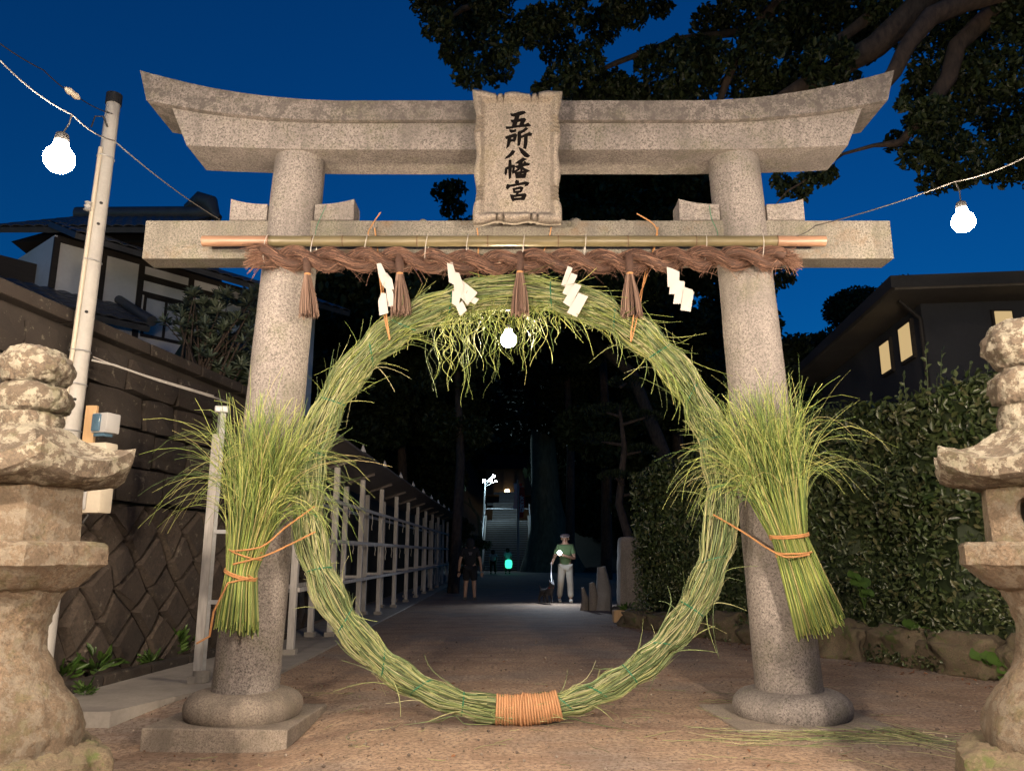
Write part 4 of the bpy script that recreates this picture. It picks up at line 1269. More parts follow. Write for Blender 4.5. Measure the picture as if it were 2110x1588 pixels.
# stray steel post nearest the gate
sp = thing('steel_post', 'bare galvanised post with a blue grey cap beside the left sheaf', 'post', (P(413, 1405, 8.0).x, 8.0, 0))
b_, t_ = P(413, 1403, 8.0), P(458, 850, 8.0); b_.z = .03
m = MB(); m.tube([b_, b_.lerp(t_, .5), t_], .042, 4); m.build('upright', M['steel'], sp)
m = MB(); m.tube([b_, b_ + Vector((0, 0, .11))], [.082, .078], 16); m.build('foot', M['concrete'], sp, True)
m = MB(); m.box(t_ + Vector((0, 0, .03)), (.14, .12, .07), .2, bev=.012); m.build('cap', M['steel'], sp)
for (v, w) in ((1095, .24), (1240, .2)):
    q = P(436 if v < 1200 else 424, v, 8.0)
    m = MB(); m.box(q + Vector((.10, .0, 0)), (w, .035, .04), 0, bev=.004); m.build('stub_rail', M['steel'], sp)

# ------------------------------------------------------------------ house on the left terrace
O = P(202, 670, 16.0); ha = Vector((math.sin(R(40)), math.cos(R(40)), 0)); hn = Vector((ha.y, -ha.x, 0))
hz = O.z
house = thing('white_house', 'old house with white plaster walls, dark beams and tiled roofs above the left wall', 'house', (O.x, O.y, 3.32))
def H(s, n_, z): return O + ha * s + hn * n_ + Vector((0, 0, z - hz))
hrz = math.atan2(ha.y, ha.x)
def hbox(name, s0, s1, n0, n1, z0, z1, mat, parent=house):
    m = MB(); m.box(H((s0 + s1) / 2, (n0 + n1) / 2, (z0 + z1) / 2), (s1 - s0, abs(n1 - n0), z1 - z0), hrz); return m.build(name, mat, parent)
hbox('wall', -1.05, 5.5, -4.0, 0, 3.32, 7.75, M['plaster'])
hbox('side_wing', -7.0, -1.06, -4.0, -.8, 3.32, 7.3, M['timber_dark'])
for s in (-1.0, -.05, .78, 1.95, 3.35, 4.6): hbox('timber_post', s - .06, s + .06, .0, .05, 3.4, 7.7, M['timber_dark'])
hbox('timber_beam', .84, 4.54, .0, .045, 7.28, 7.42, M['timber_dark'])
hbox('timber_beam', .84, 4.54, .0, .045, 6.94, 7.02, M['timber_dark'])
hbox('timber_beam', -1.0, 5.5, .0, .055, 7.62, 7.74, M['timber_dark'])
for s0 in (.9, 2.07):
    wdw = hbox('window_frame', s0, s0 + 1.0, .0, .03, 5.98, 6.93, M['timber_dark'])
    hbox('curtain', s0 + .06, s0 + .47, .03, .036, 6.05, 6.88, M['curtain'], wdw); hbox('curtain', s0 + .54, s0 + .95, .03, .036, 6.05, 6.88, M['curtain'], wdw)
    hbox('mullion', s0 + .48, s0 + .53, .03, .05, 6.05, 6.88, M['timber_dark'], wdw)
tile_me = None
def tile_roof(parent, A, B, C_, D_, nu, nv, mat):
    """roof slope with corners A,B (eave) and C,D (ridge, C above B): real curved tiles in courses"""
    global tile_me
    A, B, C_, D_ = [Vector(q) for q in (A, B, C_, D_)]
    nrm = (B - A).cross(D_ - A).normalized()
    if nrm.z < 0: nrm = -nrm
    m = MB(); m.prism([A, B, C_, D_], [q - nrm * .12 for q in (A, B, C_, D_)]); m.build('roof', mat, parent)
    rf = parent
    if tile_me is None:
        mm = MB(); vs = []; 
        for e in (0, 1):
            for i in range(5):
                x = -.5 + i / 4; zc = .22 * math.cos(x * math.pi * 1.0) if i < 4 else .02
                vs.append((x, e, zc + (.08 if e == 0 else 0)))
        base = [(v[0], v[1], v[2] - .16) for v in vs]
        fs = [(i, i + 1, i + 6, i + 5) for i in range(4)] + [(i + 10, i + 15, i + 16, i + 11) for i in range(4)] + [(i, i + 10, i + 11, i + 1) for i in range(4)] + [(i + 5, i + 6, i + 16, i + 15) for i in range(4)]
        mm.add(vs + base, fs); tile_me = mm.mesh('roof_tile'); tile_me.materials.append(mat)
    for j in range(nv):
        for i in range(nu):
            f, g = (i + .5) / nu, j / nv
            p = (A.lerp(B, f)).lerp(D_.lerp(C_, f), g)
            p2 = (A.lerp(B, f)).lerp(D_.lerp(C_, f), (j + 1.08) / nv)
            w = (A.lerp(D_, g) - B.lerp(C_, g)).length / nu
            yv = p2 - p; xv = (B - A).normalized(); zv = xv.cross(yv).normalized()
            if zv.z < 0: xv = -xv; zv = -zv
            o = bpy.data.objects.new('roof_tile', tile_me); COL.objects.link(o); o.parent = rf
            mt = Matrix(((xv.x * w, yv.x, zv.x * .16, p.x), (xv.y * w, yv.y, zv.y * .16, p.y), (xv.z * w, yv.z, zv.z * .16, p.z + .02), (0, 0, 0, 1)))
            o.matrix_parent_inverse = world_of(rf).inverted(); o.matrix_basis = mt
# pent roof over the ground floor, left
tile_roof(house, H(-6.5, 1.7, 5.75), H(.35, 1.7, 5.75), H(.35, .02, 6.55), H(-6.5, .02, 6.55), 22, 5, M['tile'])
m = MB(); m.tube([H(.35, 1.75, 5.86), H(.35, .9, 6.26), H(.35, 0.05, 6.68)], [.11, .1, .1], 10); m.build('verge_tile', M['tile'], house, True)
# eaves over the window wall
tile_roof(house, H(-1.0, 1.0, 7.55), H(5.9, 1.0, 7.55), H(5.9, -.6, 8.25), H(-1.0, -.6, 8.25), 22, 4, M['tile'])
# upper roof with ridge and end ornament
r0, r1 = P(175, 440, 18.5), P(428, 430, 18.5)
tile_roof(house, (r0.x - .4, 15.7, 8.15), (r1.x + .35, 15.7, 8.15), (r1.x + .1, 18.5, r1.z - .25), (r0.x - .1, 18.5, r1.z - .25), 16, 6, M['tile'])
m = MB(); m.prism([(r0.x, 15.9, 7.9), (r1.x + .1, 15.9, 7.9), (r1.x, 18.5, r1.z - .35), (r0.x, 18.5, r1.z - .35)], [(r0.x, 20.5, 7.4), (r1.x + .1, 20.5, 7.4), (r1.x, 18.6, r1.z - .3), (r0.x, 18.6, r1.z - .3)]); m.build('gable', M['timber_dark'], house)
m = MB(); m.tube([(r0.x - .2, 18.5, r1.z - .17), (r1.x - .3, 18.5, r1.z - .15), (r1.x + .1, 18.5, r1.z - .1)], [.2, .2, .2], 10); m.build('ridge_tiles', M['tile'], house, True)
m = MB(); m.tube([(r1.x - .55, 18.45, r1.z), (r1.x - .2, 18.45, r1.z + .22), (r1.x + .05, 18.45, r1.z + .12), (r1.x + .22, 18.45, r1.z - .22), (r1.x + .34, 18.45, r1.z - .3)], [.08, .22, .24, .14, .1], 10); m.build('ridge_ornament', M['tile'], house, True)

# rosette shrub on the terrace
sh = thing('rosette_shrub', 'grey green shrub with whorled long leaves behind the left wall', 'shrub', (-4.9, 11.4, 3.32))
C = []; D = []; Nn = []
heads = []
for _ in range(260):
    u, v = rng.uniform(335, 545), rng.uniform(600, 800)
    if v < 600 + max(0, (400 - u)) * .9: continue
    if v > 650 + (u - 300) * .75: continue
    heads.append(np.array(P(u, v, rng.uniform(10.9, 12.4))))
for h_ in heads:
    upv = np.array([rng.normal(.1, .3), rng.normal(-.3, .3), .8]); upv /= np.linalg.norm(upv)
    k_ = rng.integers(10, 16)
    for j in range(k_):
        a = j / k_ * 6.283 + rng.normal(0, .2); e = rng.uniform(.1, 1.1)
        s1 = np.cross(upv, [0.3, 1, .1]); s1 /= np.linalg.norm(s1); s2 = np.cross(upv, s1)
        d = (s1 * math.cos(a) + s2 * math.sin(a)) * math.cos(e) + upv * math.sin(e)
        D.append(d); C.append(h_ + d * .085); Nn.append(upv)
tag(link_mesh('leaves', leaf_mesh('leaves', np.array(C), np.array(D), rng.uniform(.13, .2, len(C)), .04, .2, np.array(Nn)), M['leaf_grey'], sh), kind='stuff')
m = MB()
for h_ in heads[::3]:
    b2_ = Vector((-4.6 + random.uniform(-.5, .3), 11.4 + random.uniform(-.3, .3), 3.3)); hh = Vector(h_)
    m.tube([b2_, b2_.lerp(hh, .6) + Vector((0, 0, .12)), hh], [.02, .013, .006], 5)
m.build('stems', M['bark'], sh, True)
m = MB(); m.lathe([(.3, 0), (.75, .3), (.8, .8), (.5, 1.2), (.1, 1.35)], (-4.85, 12.2, 3.3), 12); me = m.mesh('inner_growth', True); rough(me, .25, 2, 1); link_mesh('inner_growth', me, M['leaf_forest'], sh)

# ------------------------------------------------------------------ hedge, stones and plants on the right
hA, hB = Vector((7.2, 4.6, 0)), Vector((2.45, 14.6, 0))
hd = (hB - hA).normalized(); hside = Vector((-hd.y, hd.x, 0))
if hside.x > 0: hside = -hside            # towards the path
HL = (hB - hA).length
hedge = thing('hedge', 'tall dense evergreen hedge along the right side of the path', 'hedge', hA.lerp(hB, .5))
def hedge_top(s):
    f = s / HL
    return 3.52 - .75 * f + .10 * math.sin(s * 2.1) + .08 * math.sin(s * 5.3 + 1) + .22 * mnoise.noise(Vector((s * 1.6, 4, 4)))
def hedge_front(s, z):
    """offset towards the path of the leafy face"""
    return .34 * mnoise.noise(Vector((s * .9, z * 1.1, 2))) + .20 * mnoise.noise(Vector((s * 2.6, z * 2.6, 7))) - .10 * (z / 3) + (.22 if z < 1.2 else .22 - .06 * (z - 1.2))
m = MB(); ns, nz_ = 48, 14; vs = []
for i in range(ns + 1):
    s = HL * i / ns; zt = hedge_top(s) - .18
    for j in range(nz_ + 1):
        z = .25 + (zt - .25) * j / nz_
        p = hA + hd * s + hside * (hedge_front(s, z) - .14); vs.append((p.x, p.y, z))
    q = hA + hd * s - hside * .9; vs.append((q.x, q.y, zt)); vs.append((q.x, q.y, .0))
w_ = nz_ + 3; fs = []
for i in range(ns):
    for j in range(w_):
        a, b = i * w_ + j, i * w_ + (j + 1) % w_
        fs.append((a, b, b + w_, a + w_))
fs.append(tuple(range(w_))); fs.append(tuple(range((ns + 1) * w_ - 1, ns * w_ - 1, -1)))
m.add(vs, fs); m.build('twiggy_core', M['leaf_forest'], hedge)
n = 23000
C = np.zeros((n, 3)); D = np.zeros((n, 3)); NN = np.zeros((n, 3)); LL = np.zeros(n)
hsn, hdn = np.array(hside), np.array(hd)
for i in range(n):
    s = rng.uniform(.2, HL); zt = hedge_top(s)
    if rng.random() < .17:
        z = zt + rng.normal(-.04, .07); off = rng.uniform(-.7, hedge_front(s, zt))
        nn = np.array([0, 0, 1.0]) + rng.normal(0, .35, 3)
    else:
        z = .3 + (zt - .3) * rng.random(); off = hedge_front(s, z) + rng.normal(-.03, .055)
        nn = hsn + np.array([0, 0, .5]) + rng.normal(0, .45, 3)
    if z < .75 and rng.random() < .3: continue
    C[i] = np.array(hA) + hdn * s + hsn * off; C[i, 2] = z
    dd = hdn * rng.normal(0, 1) + np.array([0, 0, rng.normal(.25, .8)]) + hsn * rng.uniform(0, .7)
    D[i] = dd; NN[i] = nn; LL[i] = rng.uniform(.055, .125) * (1.15 if z > 1.6 else .9)
ok = LL > 0
tag(link_mesh('leaves', leaf_mesh('leaves', C[ok], D[ok], LL[ok], LL[ok] * .46, .18, NN[ok]), M['leaf_hedge'], hedge), kind='stuff')
# the far end face of the hedge
n = 3500; C = []; D = []; NN = []
for i in range(n):
    off = rng.uniform(-1.0, .25); z = rng.uniform(.3, hedge_top(HL)); p = np.array(hB) + hdn * rng.normal(0, .06) + hsn * off; p[2] = z
    C.append(p); D.append(rng.normal(0, 1, 3)); NN.append(hdn * -.2 + hsn + rng.normal(0, .5, 3))
tag(link_mesh('leaves', leaf_mesh('leaves', np.array(C), np.array(D), rng.uniform(.05, .085, n), .033, .18, np.array(NN)), M['leaf_hedge'], hedge), kind='stuff')
# upright young shoots above the hedge
C = []; D = []; LL = []; m = MB()
for (u, v0, v1, Y) in [(1912, 800, 712, 9.4), (1945, 805, 722, 9.1), (2035, 790, 735, 8.6), (1870, 830, 770, 9.8), (1995, 800, 750, 8.9), (1845, 850, 800, 10.0), (1800, 850, 815, 10.3), (1925, 830, 775, 9.5), (1960, 820, 770, 9.2), (2015, 800, 765, 8.8), (1760, 870, 840, 10.6), (1730, 880, 855, 11), (1890, 835, 790, 9.6), (1975, 815, 762, 9.1), (1825, 860, 822, 10.1)]:
    a, b = np.array(P(u, v0 + 40, Y)), np.array(P(u + rng.normal(0, 6), v1, Y))
    m.tube([a, (a + b) / 2 + rng.normal(0, .01, 3), b], [.006, .005, .003], 5)
    k_ = 9
    for j in range(k_):
        f = j / (k_ - 1); p = a + (b - a) * f; an = j * 2.4 + rng.uniform(0, 1)
        d = np.array([math.cos(an) * .8, math.sin(an) * .5, .75]); D.append(d); C.append(p + d * .03); LL.append(rng.uniform(.09, .13) * (1.1 - .3 * f))
LL = np.array(LL)
tag(link_mesh('young_shoots', leaf_mesh('young_shoots', np.array(C), np.array(D), LL, LL * .55, .12), M['leaf_shoot'], hedge), kind='stuff')
tag(m.build('shoot_stems', M['leaf_shoot'], hedge, True), kind='stuff')
# low stone edging under the hedge
edge = thing('stone_edging', 'low row of rough mossy stones at the foot of the hedge', 'stone edging', hA.lerp(hB, .5) + hside * .35)
s = 1.2
while s < HL - .2:
    w = random.uniform(.4, .95); hh = random.uniform(.26, .5)
    c = hA + hd * (s + w / 2) + hside * (.38 + random.uniform(-.06, .06))
    bm = bmesh.new(); bmesh.ops.create_icosphere(bm, subdivisions=4, radius=1)
    rot = math.atan2(hd.y, hd.x)
    for v in bm.verts:
        q = v.co.copy(); q = Vector([math.copysign(abs(x) ** .62, x) for x in q])
        q += v.co * (mnoise.noise(v.co * 1.7 + Vector((s, 0, 0))) * .42 + mnoise.noise(v.co * 4.5 + Vector((s, 3, 0))) * .2 + mnoise.noise(v.co * 11 + Vector((s, 3, 8))) * .07)
        v.co = Matrix.Rotation(rot, 3, 'Z') @ Vector((q.x * w * .5, q.y * .26, q.z * hh * .55))
    me = bpy.data.meshes.new('stone'); bm.to_mesh(me); bm.free()
    for p_ in me.polygons: p_.use_smooth = True
    me.transform(Matrix.Translation((c.x, c.y, hh * .36))); 
    link_mesh('stone', me, M['moss'], edge); s += w * .97
# round-leaved plants in front
def round_leaf_plant(label, c, nl, r, hgt_):
    t = thing('leopard_plant', label, 'plant', c, 0, 'round-leaved plants under the hedge')
    for i in range(nl):
        a = random.uniform(0, 6.283); d = random.uniform(.2, 1) * r * 1.6; z = hgt_ * random.uniform(.4, 1)
        e = Vector((c[0] + math.cos(a) * d, c[1] + math.sin(a) * d * .6, c[2] + z)); rr = r * random.uniform(.6, 1)
        tilt = Vector((random.uniform(-.4, .4), -.7, .8)).normalized()
        s1 = tilt.cross(Vector((1, 0, 0))).normalized(); s2 = tilt.cross(s1)
        vs = [e + tilt * -.015]; k_ = 14
        for j in range(k_):
            w = 2 * math.pi * j / k_; q = rr * (1 - .45 * math.exp(-((w - math.pi) / .3) ** 2)) * (1 + .05 * math.sin(5 * w))
            vs.append(e + s1 * math.cos(w) * q + s2 * math.sin(w) * q + tilt * .012 * math.sin(3 * w))
        m = MB(); m.add(vs, [(0, j + 1, (j + 1) % k_ + 1) for j in range(k_)]); lf = m.build('leaf', M['leaf_weed'], t, True)
        m = MB(); m.tube([Vector(c), Vector(c).lerp(e, .5) + Vector((0, 0, .02)), e], .004, 5); m.build('stalk', M['leaf_weed'], lf, True)
q = P(1890, 1345, 9.1); round_leaf_plant('single broad round leaf growing out of the stone edging', (q.x, q.y, .25), 3, .12, .3)
q = P(1780, 1260, 9.7); round_leaf_plant('round-leaved plant sprouting from the lower hedge face', (q.x - .05, q.y - .15, .6), 6, .10, .45)
q = P(2060, 1400, 8.2); round_leaf_plant('round-leaved plant on the ground beside the right lantern', (q.x, q.y, .02), 7, .11, .24)
# ivy-like ground cover over the stones
n = 7000; C = np.zeros((n, 3)); D = rng.normal(0, 1, (n, 3)); NN = np.zeros((n, 3))
for i in range(n):
    s = rng.uniform(.5, HL - .2); z = abs(rng.normal(0, .3)) + .03
    patch = mnoise.noise(Vector((s * 1.1, z * 2, 9)))
    if patch < -.05: z += .5
    C[i] = np.array(hA) + hdn * s + hsn * (.34 + .26 * max(0, 1 - z / .6) + rng.normal(0, .05)); C[i, 2] = z
    NN[i] = hsn + np.array([0, 0, .6]) + rng.normal(0, .4, 3)
tag(link_mesh('ground_cover', leaf_mesh('ground_cover', C, D, rng.uniform(.035, .065, n), .03, .15, NN), M['leaf_hedge']), kind='stuff')
# fallen leaves and reed litter
n = 420; C = np.zeros((n, 3))
for i in range(n):
    if i < 300:
        s = rng.uniform(1, HL); p = np.array(hA) + hdn * s + hsn * rng.uniform(.6, 1.1); C[i] = p
    else:
        C[i] = (rng.uniform(-3, 4), rng.uniform(3.5, 10), 0)
    C[i, 2] = ground_z(C[i, 0], C[i, 1]) + .012
D = rng.normal(0, 1, (n, 3)); D[:, 2] *= .2; NN = np.tile([0, 0, 1.0], (n, 1)) + rng.normal(0, .3, (n, 3))
tag(link_mesh('fallen_leaves', leaf_mesh('fallen_leaves', C, D, rng.uniform(.02, .05, n), .02, .2, NN), M['leaf_brown']), kind='stuff')
S, N = 210, 7; pts = np.zeros((S, N, 3)); wid = np.full((S, N), .0017)
for s in range(S):
    if s < 60: c = np.array([rng.normal(2.0, .45), rng.normal(5.75, .14)]); a = rng.normal(-.12, .25)
    elif s < 90: c = np.array([rng.normal(2.75, .10), rng.normal(5.8, .2)]); a = rng.normal(-1.0, .15)
    else: c = np.array([rng.uniform(-2.2, 3.0), rng.uniform(4.2, 8.0)]); a = rng.uniform(0, 3.14)
    L = rng.uniform(.15, .75) if s < 90 else rng.uniform(.06, .4); cv = rng.normal(0, .5)
    for i in range(N):
        f = i / (N - 1) - .5; x = c[0] + math.cos(a + cv * f) * L * f; y = c[1] + math.sin(a + cv * f) * L * f
        pts[s, i] = (x, y, ground_z(x, y) + .008 + .01 * rng.random())
tag(link_mesh('reed_litter', strand_mesh('reed_litter', pts, wid, 3), M['reed']), kind='stuff')

# ------------------------------------------------------------------ dark house on the right
hs = thing('dark_house', 'dark rendered house with lit slit windows behind the hedge', 'house', (8.5, 15, 0))
WX, WY = P(1905, 700, 13.4).x, 13.4
side = Vector((.1125, 1, 0)).normalized()
def W(d, n_, z): return Vector((WX, WY, z)) + side * d + Vector((-side.y, side.x, 0)) * n_
ez = P(1850, 600, 13.0).z
m = MB(); f = [W(0, 0, 0), W(7.2, 0, 0), W(7.2, -9, 0), W(0, -9, 0)]
m.prism(f, [p + Vector((0, 0, ez - .1)) for p in f]); m.build('wall', M['wall_dark'], hs)
m = MB(); f = [W(-.55, .62, ez), W(7.6, .62, ez), W(7.6, -9.6, ez), W(-.55, -9.6, ez)]
m.prism(f, [p + Vector((0, 0, .16)) for p in f]); m.build('eaves', M['soffit'], hs)
m = MB(); f2_ = [W(-.62, .70, ez + .02), W(7.7, .70, ez + .02), W(7.7, -9.7, ez + .02), W(-.62, -9.7, ez + .02)]
f3_ = [W(-.62, .70, ez + .24), W(7.7, .70, ez + .24), W(7.7, -9.7, ez + .24), W(-.62, -9.7, ez + .24)]
m = MB()
vs = f3_ + [W(2.5, -3.2, ez + 1.0), W(4.6, -3.2, ez + 1.0), W(4.6, -6, ez + 1.0), W(2.5, -6, ez + 1.0)] + f2_
m.add(vs, [(0, 1, 5, 4), (1, 2, 6, 5), (2, 3, 7, 6), (3, 0, 4, 7), (4, 5, 6, 7), (8, 9, 1, 0), (9, 10, 2, 1), (10, 11, 3, 2), (11, 8, 0, 3)])
M['roof_dark'] = mat_plain('dark roof', (.03, .028, .028), .7, 0, .3, 2, .1)
m.build('roof', M['roof_dark'], hs)
M['lit_window'] = mat_emit('lit blind', (1.0, .70, .32), .60)
M['lit_window'].node_tree.nodes['Principled BSDF'].inputs['Base Color'].default_value = (.12, .10, .07, 1)
def slit(u0, u1, vt, vb):
    # find distance along the side wall for a photo column
    def d_of(u):
        lo_, hi_ = 0.0, 7.0
        for _ in range(40):
            md = (lo_ + hi_) / 2; p = W(md, 0, 4.5)
            uu = 1055 + F * p.x / (p.y * math.cos(PITCH) + (p.z - CAMH) * math.sin(PITCH))
            if uu > u: lo_ = md
            else: hi_ = md
        return lo_
    d0, d1 = d_of(u1), d_of(u0)
    yy = W((d0 + d1) / 2, 0, 0).y
    zt, zb = P(u0, vt, yy).z, P(u0, vb, yy).z
    m = MB(); c = W((d0 + d1) / 2, .02, (zt + zb) / 2)
    m.box(c, (.08, (d1 - d0) + .12, zt - zb + .12), -math.atan2(side.x, side.y)); fr = m.build('window', M['timber_dark'], hs)
    m = MB(); m.box(c + Vector((-.045, 0, 0)), (.02, d1 - d0, zt - zb), -math.atan2(side.x, side.y)); m.build('pane', M['lit_window'], fr)
slit(1828, 1846, 708, 765); slit(1869, 1891, 672, 738)
c = P(2058, 668, 13.36); c.y = WY - (c.x - WX) * .1133 - .03
m = MB(); m.box(c + Vector((0, .02, 0)), (.38, .06, .46)); fr = m.build('window', M['timber_dark'], hs)
m = MB(); m.box(c + Vector((0, -.02, 0)), (.30, .02, .38)); m.build('pane', M['lit_window'], fr)
m = MB(); m.tube([W(-.05, .05, 0), W(-.05, .05, ez - .4), W(-.1, .4, ez - .05)], .04, 8); m.build('downpipe', M['timber_dark'], hs, True)

# ------------------------------------------------------------------ trees
def clump_leaves(centres, per, rad, L, W_, flat=.7, hollow=.25):
    C = []; 
    for c, r in zip(centres, rad):
        k_ = int(per * (r / .5) ** 2)
        d = rng.normal(0, 1, (k_, 3)); d /= np.linalg.norm(d, axis=1, keepdims=True)
        q = (hollow + (1 - hollow) * rng.random(k_) ** .5)[:, None] * r
        C.append(np.array(c) + d * q * np.array([1, 1, flat]))
    C = np.concatenate(C); n_ = len(C)
    D = rng.normal(0, 1, (n_, 3)); D[:, 2] -= .5
    NN = rng.normal(0, .7, (n_, 3)) + np.array([0, 0, 1.0])
    LL = L * rng.uniform(.7, 1.25, n_)
    return leaf_mesh('leaves', C, D, LL, LL * W_, .15, NN)

# great camphor whose limbs hang over the gate from the right
big = thing('camphor_tree', 'huge dark camphor tree whose limbs overhang the gate from the right', 'tree', (9.6, 10.6, 0))
m = MB(); m.tube([(9.6, 10.6, -.2), (9.4, 10.6, 2.5), (9.0, 10.4, 5.5), (8.4, 10.2, 8.2), (7.7, 10.0, 10.5), (6.6, 10.0, 12.5)], [.85, .62, .55, .48, .4, .3], 14)
me = m.mesh('trunk', True); rough(me, .06, 1.5, 4); link_mesh('trunk', me, M['bark'], big)
limbs = [
    ([(8.2, 10.1, 8.8), P(2140, -40, 9.6), P(1983, 5, 9.5), P(1917, 35, 9.5), P(1868, 95, 9.5), P(1842, 150, 9.5), P(1812, 185, 9.6), P(1760, 260, 9.7)], [.30, .17, .15, .14, .12, .10, .09, .05]),
    ([(7.0, 10.0, 11.5), P(1990, -90, 10.2), P(1885, 20, 10.4), P(1805, 95, 10.5), P(1735, 135, 10.6), P(1655, 180, 10.7), P(1560, 230, 10.8)], [.3, .24, .21, .19, .17, .15, .06]),
    ([(8.6, 10.3, 7.6), P(2130, -5, 10.0), P(2040, 30, 10.0), P(1972, 95, 10.0), P(1955, 160, 10.0), P(1905, 235, 10.0), P(1855, 295, 10.0), P(1800, 300, 10.0), P(1735, 318, 10.1)], [.3, .17, .15, .13, .12, .09, .06, .035, .02]),
    ([(7.0, 10.0, 11.6), P(1900, -120, 10.8), P(1825, 8, 10.9), P(1740, 75, 10.9), P(1692, 105, 10.9), P(1660, 150, 11.0)], [.22, .13, .11, .09, .08, .03]),
    ([(6.6, 10.0, 12.5), P(1700, -120, 11), P(1590, 20, 11.2), P(1545, 65, 11.2), P(1512, 130, 11.2), P(1485, 200, 11.2), P(1470, 260, 11.3)], [.24, .14, .10, .09, .08, .06, .03]),
    ([(6.6, 10.0, 12.5), P(1500, -160, 11.2), P(1250, -60, 11.2), P(1080, -20, 11.0), P(950, 20, 11.0), P(900, 60, 11.0)], [.24, .16, .11, .08, .05, .02]),
    ([P(1545, 65, 11.2), P(1400, 80, 11.1), P(1270, 130, 11), P(1180, 170, 11)], [.08, .05, .04, .02]),
    ([P(1735, 318, 10.1), P(1660, 372, 10.2), P(1620, 395, 10.2), P(1600, 420, 10.2)], [.022, .016, .012, .008]),
]
for pts_, rr in limbs:
    m = MB(); m.tube(pts_, rr, 10); me = m.mesh('limb', True, 180); rough(me, .012, 3, rr[0] * 9); link_mesh('limb', me, M['bark'], big)
blobs = []
def blob(u, v, r, y0=9.6, y1=12.2, k=1):
    for _ in range(k): blobs.append((u + rng.normal(0, r * .25), v + rng.normal(0, r * .25), r, rng.uniform(y0, y1)))
for u, v, r in [(880, 10, 42), (900, 60, 40), (930, 20, 45), (960, 70, 50), (925, 110, 38), (985, 25, 50), (1010, 90, 50), (965, 145, 38), (1030, 40, 50), (1015, 150, 42), (1050, 120, 28),
                (1090, 20, 50), (1070, 65, 35), (1140, 50, 40), (1190, 20, 50), (1170, 100, 45), (1230, 60, 45), (1215, 130, 45), (1150, 150, 40), (1270, 20, 36), (1265, 160, 42), (1185, 180, 45), (1120, 185, 30), (1240, 190, 40),
                (1310, 25, 34), (1345, 30, 30), (1300, 185, 38), (1340, 140, 42), (1345, 190, 40), (1390, 150, 50), (1400, 190, 50), (1380, 95, 36),
                (1450, 40, 45), (1430, 110, 45), (1480, 100, 50), (1450, 180, 50), (1520, 30, 60), (1530, 170, 55), (1570, 110, 60), (1600, 40, 60), (1590, 190, 55), (1650, 60, 65), (1640, 150, 55), (1690, 130, 60), (1700, 40, 65), (1740, 90, 55),
                (1760, 20, 65), (1790, 60, 45), (1690, 195, 30), (1750, 165, 28), (1830, 20, 45), (1900, 10, 60), (1900, 90, 36), (1960, 60, 60), (2020, 30, 70), (2080, 60, 70),
                (1890, 150, 30), (1930, 160, 50), (1990, 130, 60), (2060, 140, 70), (1920, 220, 50), (1880, 250, 38), (1980, 210, 60), (2050, 220, 70), (2100, 280, 60), (1950, 290, 55), (1890, 310, 40), (1850, 285, 26), (2010, 300, 60), (1930, 350, 38), (1990, 365, 30), (2070, 350, 45), (1855, 215, 20),
                (1620, 385, 24), (1660, 372, 26), (1695, 365, 22), (1590, 370, 22), (1650, 395, 18), (1710, 350, 16)]:
    blob(u, v, r)
# crown above the frame
for _ in range(120):
    u, v = rng.uniform(900, 2500), rng.uniform(-520, -20)
    if u > 2100: v = rng.uniform(-500, 350)
    blob(u, v, rng.uniform(55, 80))
cs = [np.array(P(u, v, y)) for u, v, r, y in blobs]; rs = [r * y / F * 1.08 for u, v, r, y in blobs]
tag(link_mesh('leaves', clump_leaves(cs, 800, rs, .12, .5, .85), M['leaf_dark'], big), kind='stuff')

# background wood: each tree its own crown and trunk
def wood_tree(name, label, x, y, h, r, n_cl, L, mat='leaf_forest', base_f=.15, per=150, trunk=.3, group='dark trees behind the gate', clr=.28):
    z0 = hill_z(x, y) if y > 48 else 0
    t = thing(name, label, 'tree', (x, y, z0), 0, group)
    m = MB(); m.tube([(x, y, z0 - .4), (x + .2, y, z0 + h * .3), (x - .1, y, z0 + h * .7)], [trunk, trunk * .75, trunk * .35], 10); m.build('trunk', M['bark'], t, True)
    cs, rs = [], []
    for i in range(n_cl):
        f = rng.random() ** .8; z = z0 + h * (base_f + (1 - base_f) * f)
        w = r * (math.sin(math.pi * min(1, (.12 + f * .86))) ** .6)
        a = rng.uniform(0, 6.283); q = math.sqrt(rng.random()) * w
        cs.append((x + math.cos(a) * q, y + math.sin(a) * q, z)); rs.append(r * clr * rng.uniform(.7, 1.2))
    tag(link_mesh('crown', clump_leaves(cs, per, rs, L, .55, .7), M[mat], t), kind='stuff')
    return t
WT = [(-9.5, 30, 11, 4.2), (-4.8, 33, 12.5, 4), (-9.2, 44, 19, 5.5), (4.6, 39, 25, 5.5), (6.9, 33, 20, 4.2), (-7, 45, 15, 5), (3.3, 46, 24, 6.5), (7.5, 60, 13, 5), (13, 60, 15, 5), (-16, 40, 14, 5), (-24, 46, 17, 6), (8, 62, 15, 6), (-9, 64, 14, 5), (11, 66, 16, 6), (28, 55, 20, 7), (-12, 66, 17, 6), (-3.5, 103, 17, 6), (3.2, 105, 18, 6), (-.2, 112, 17, 6)]
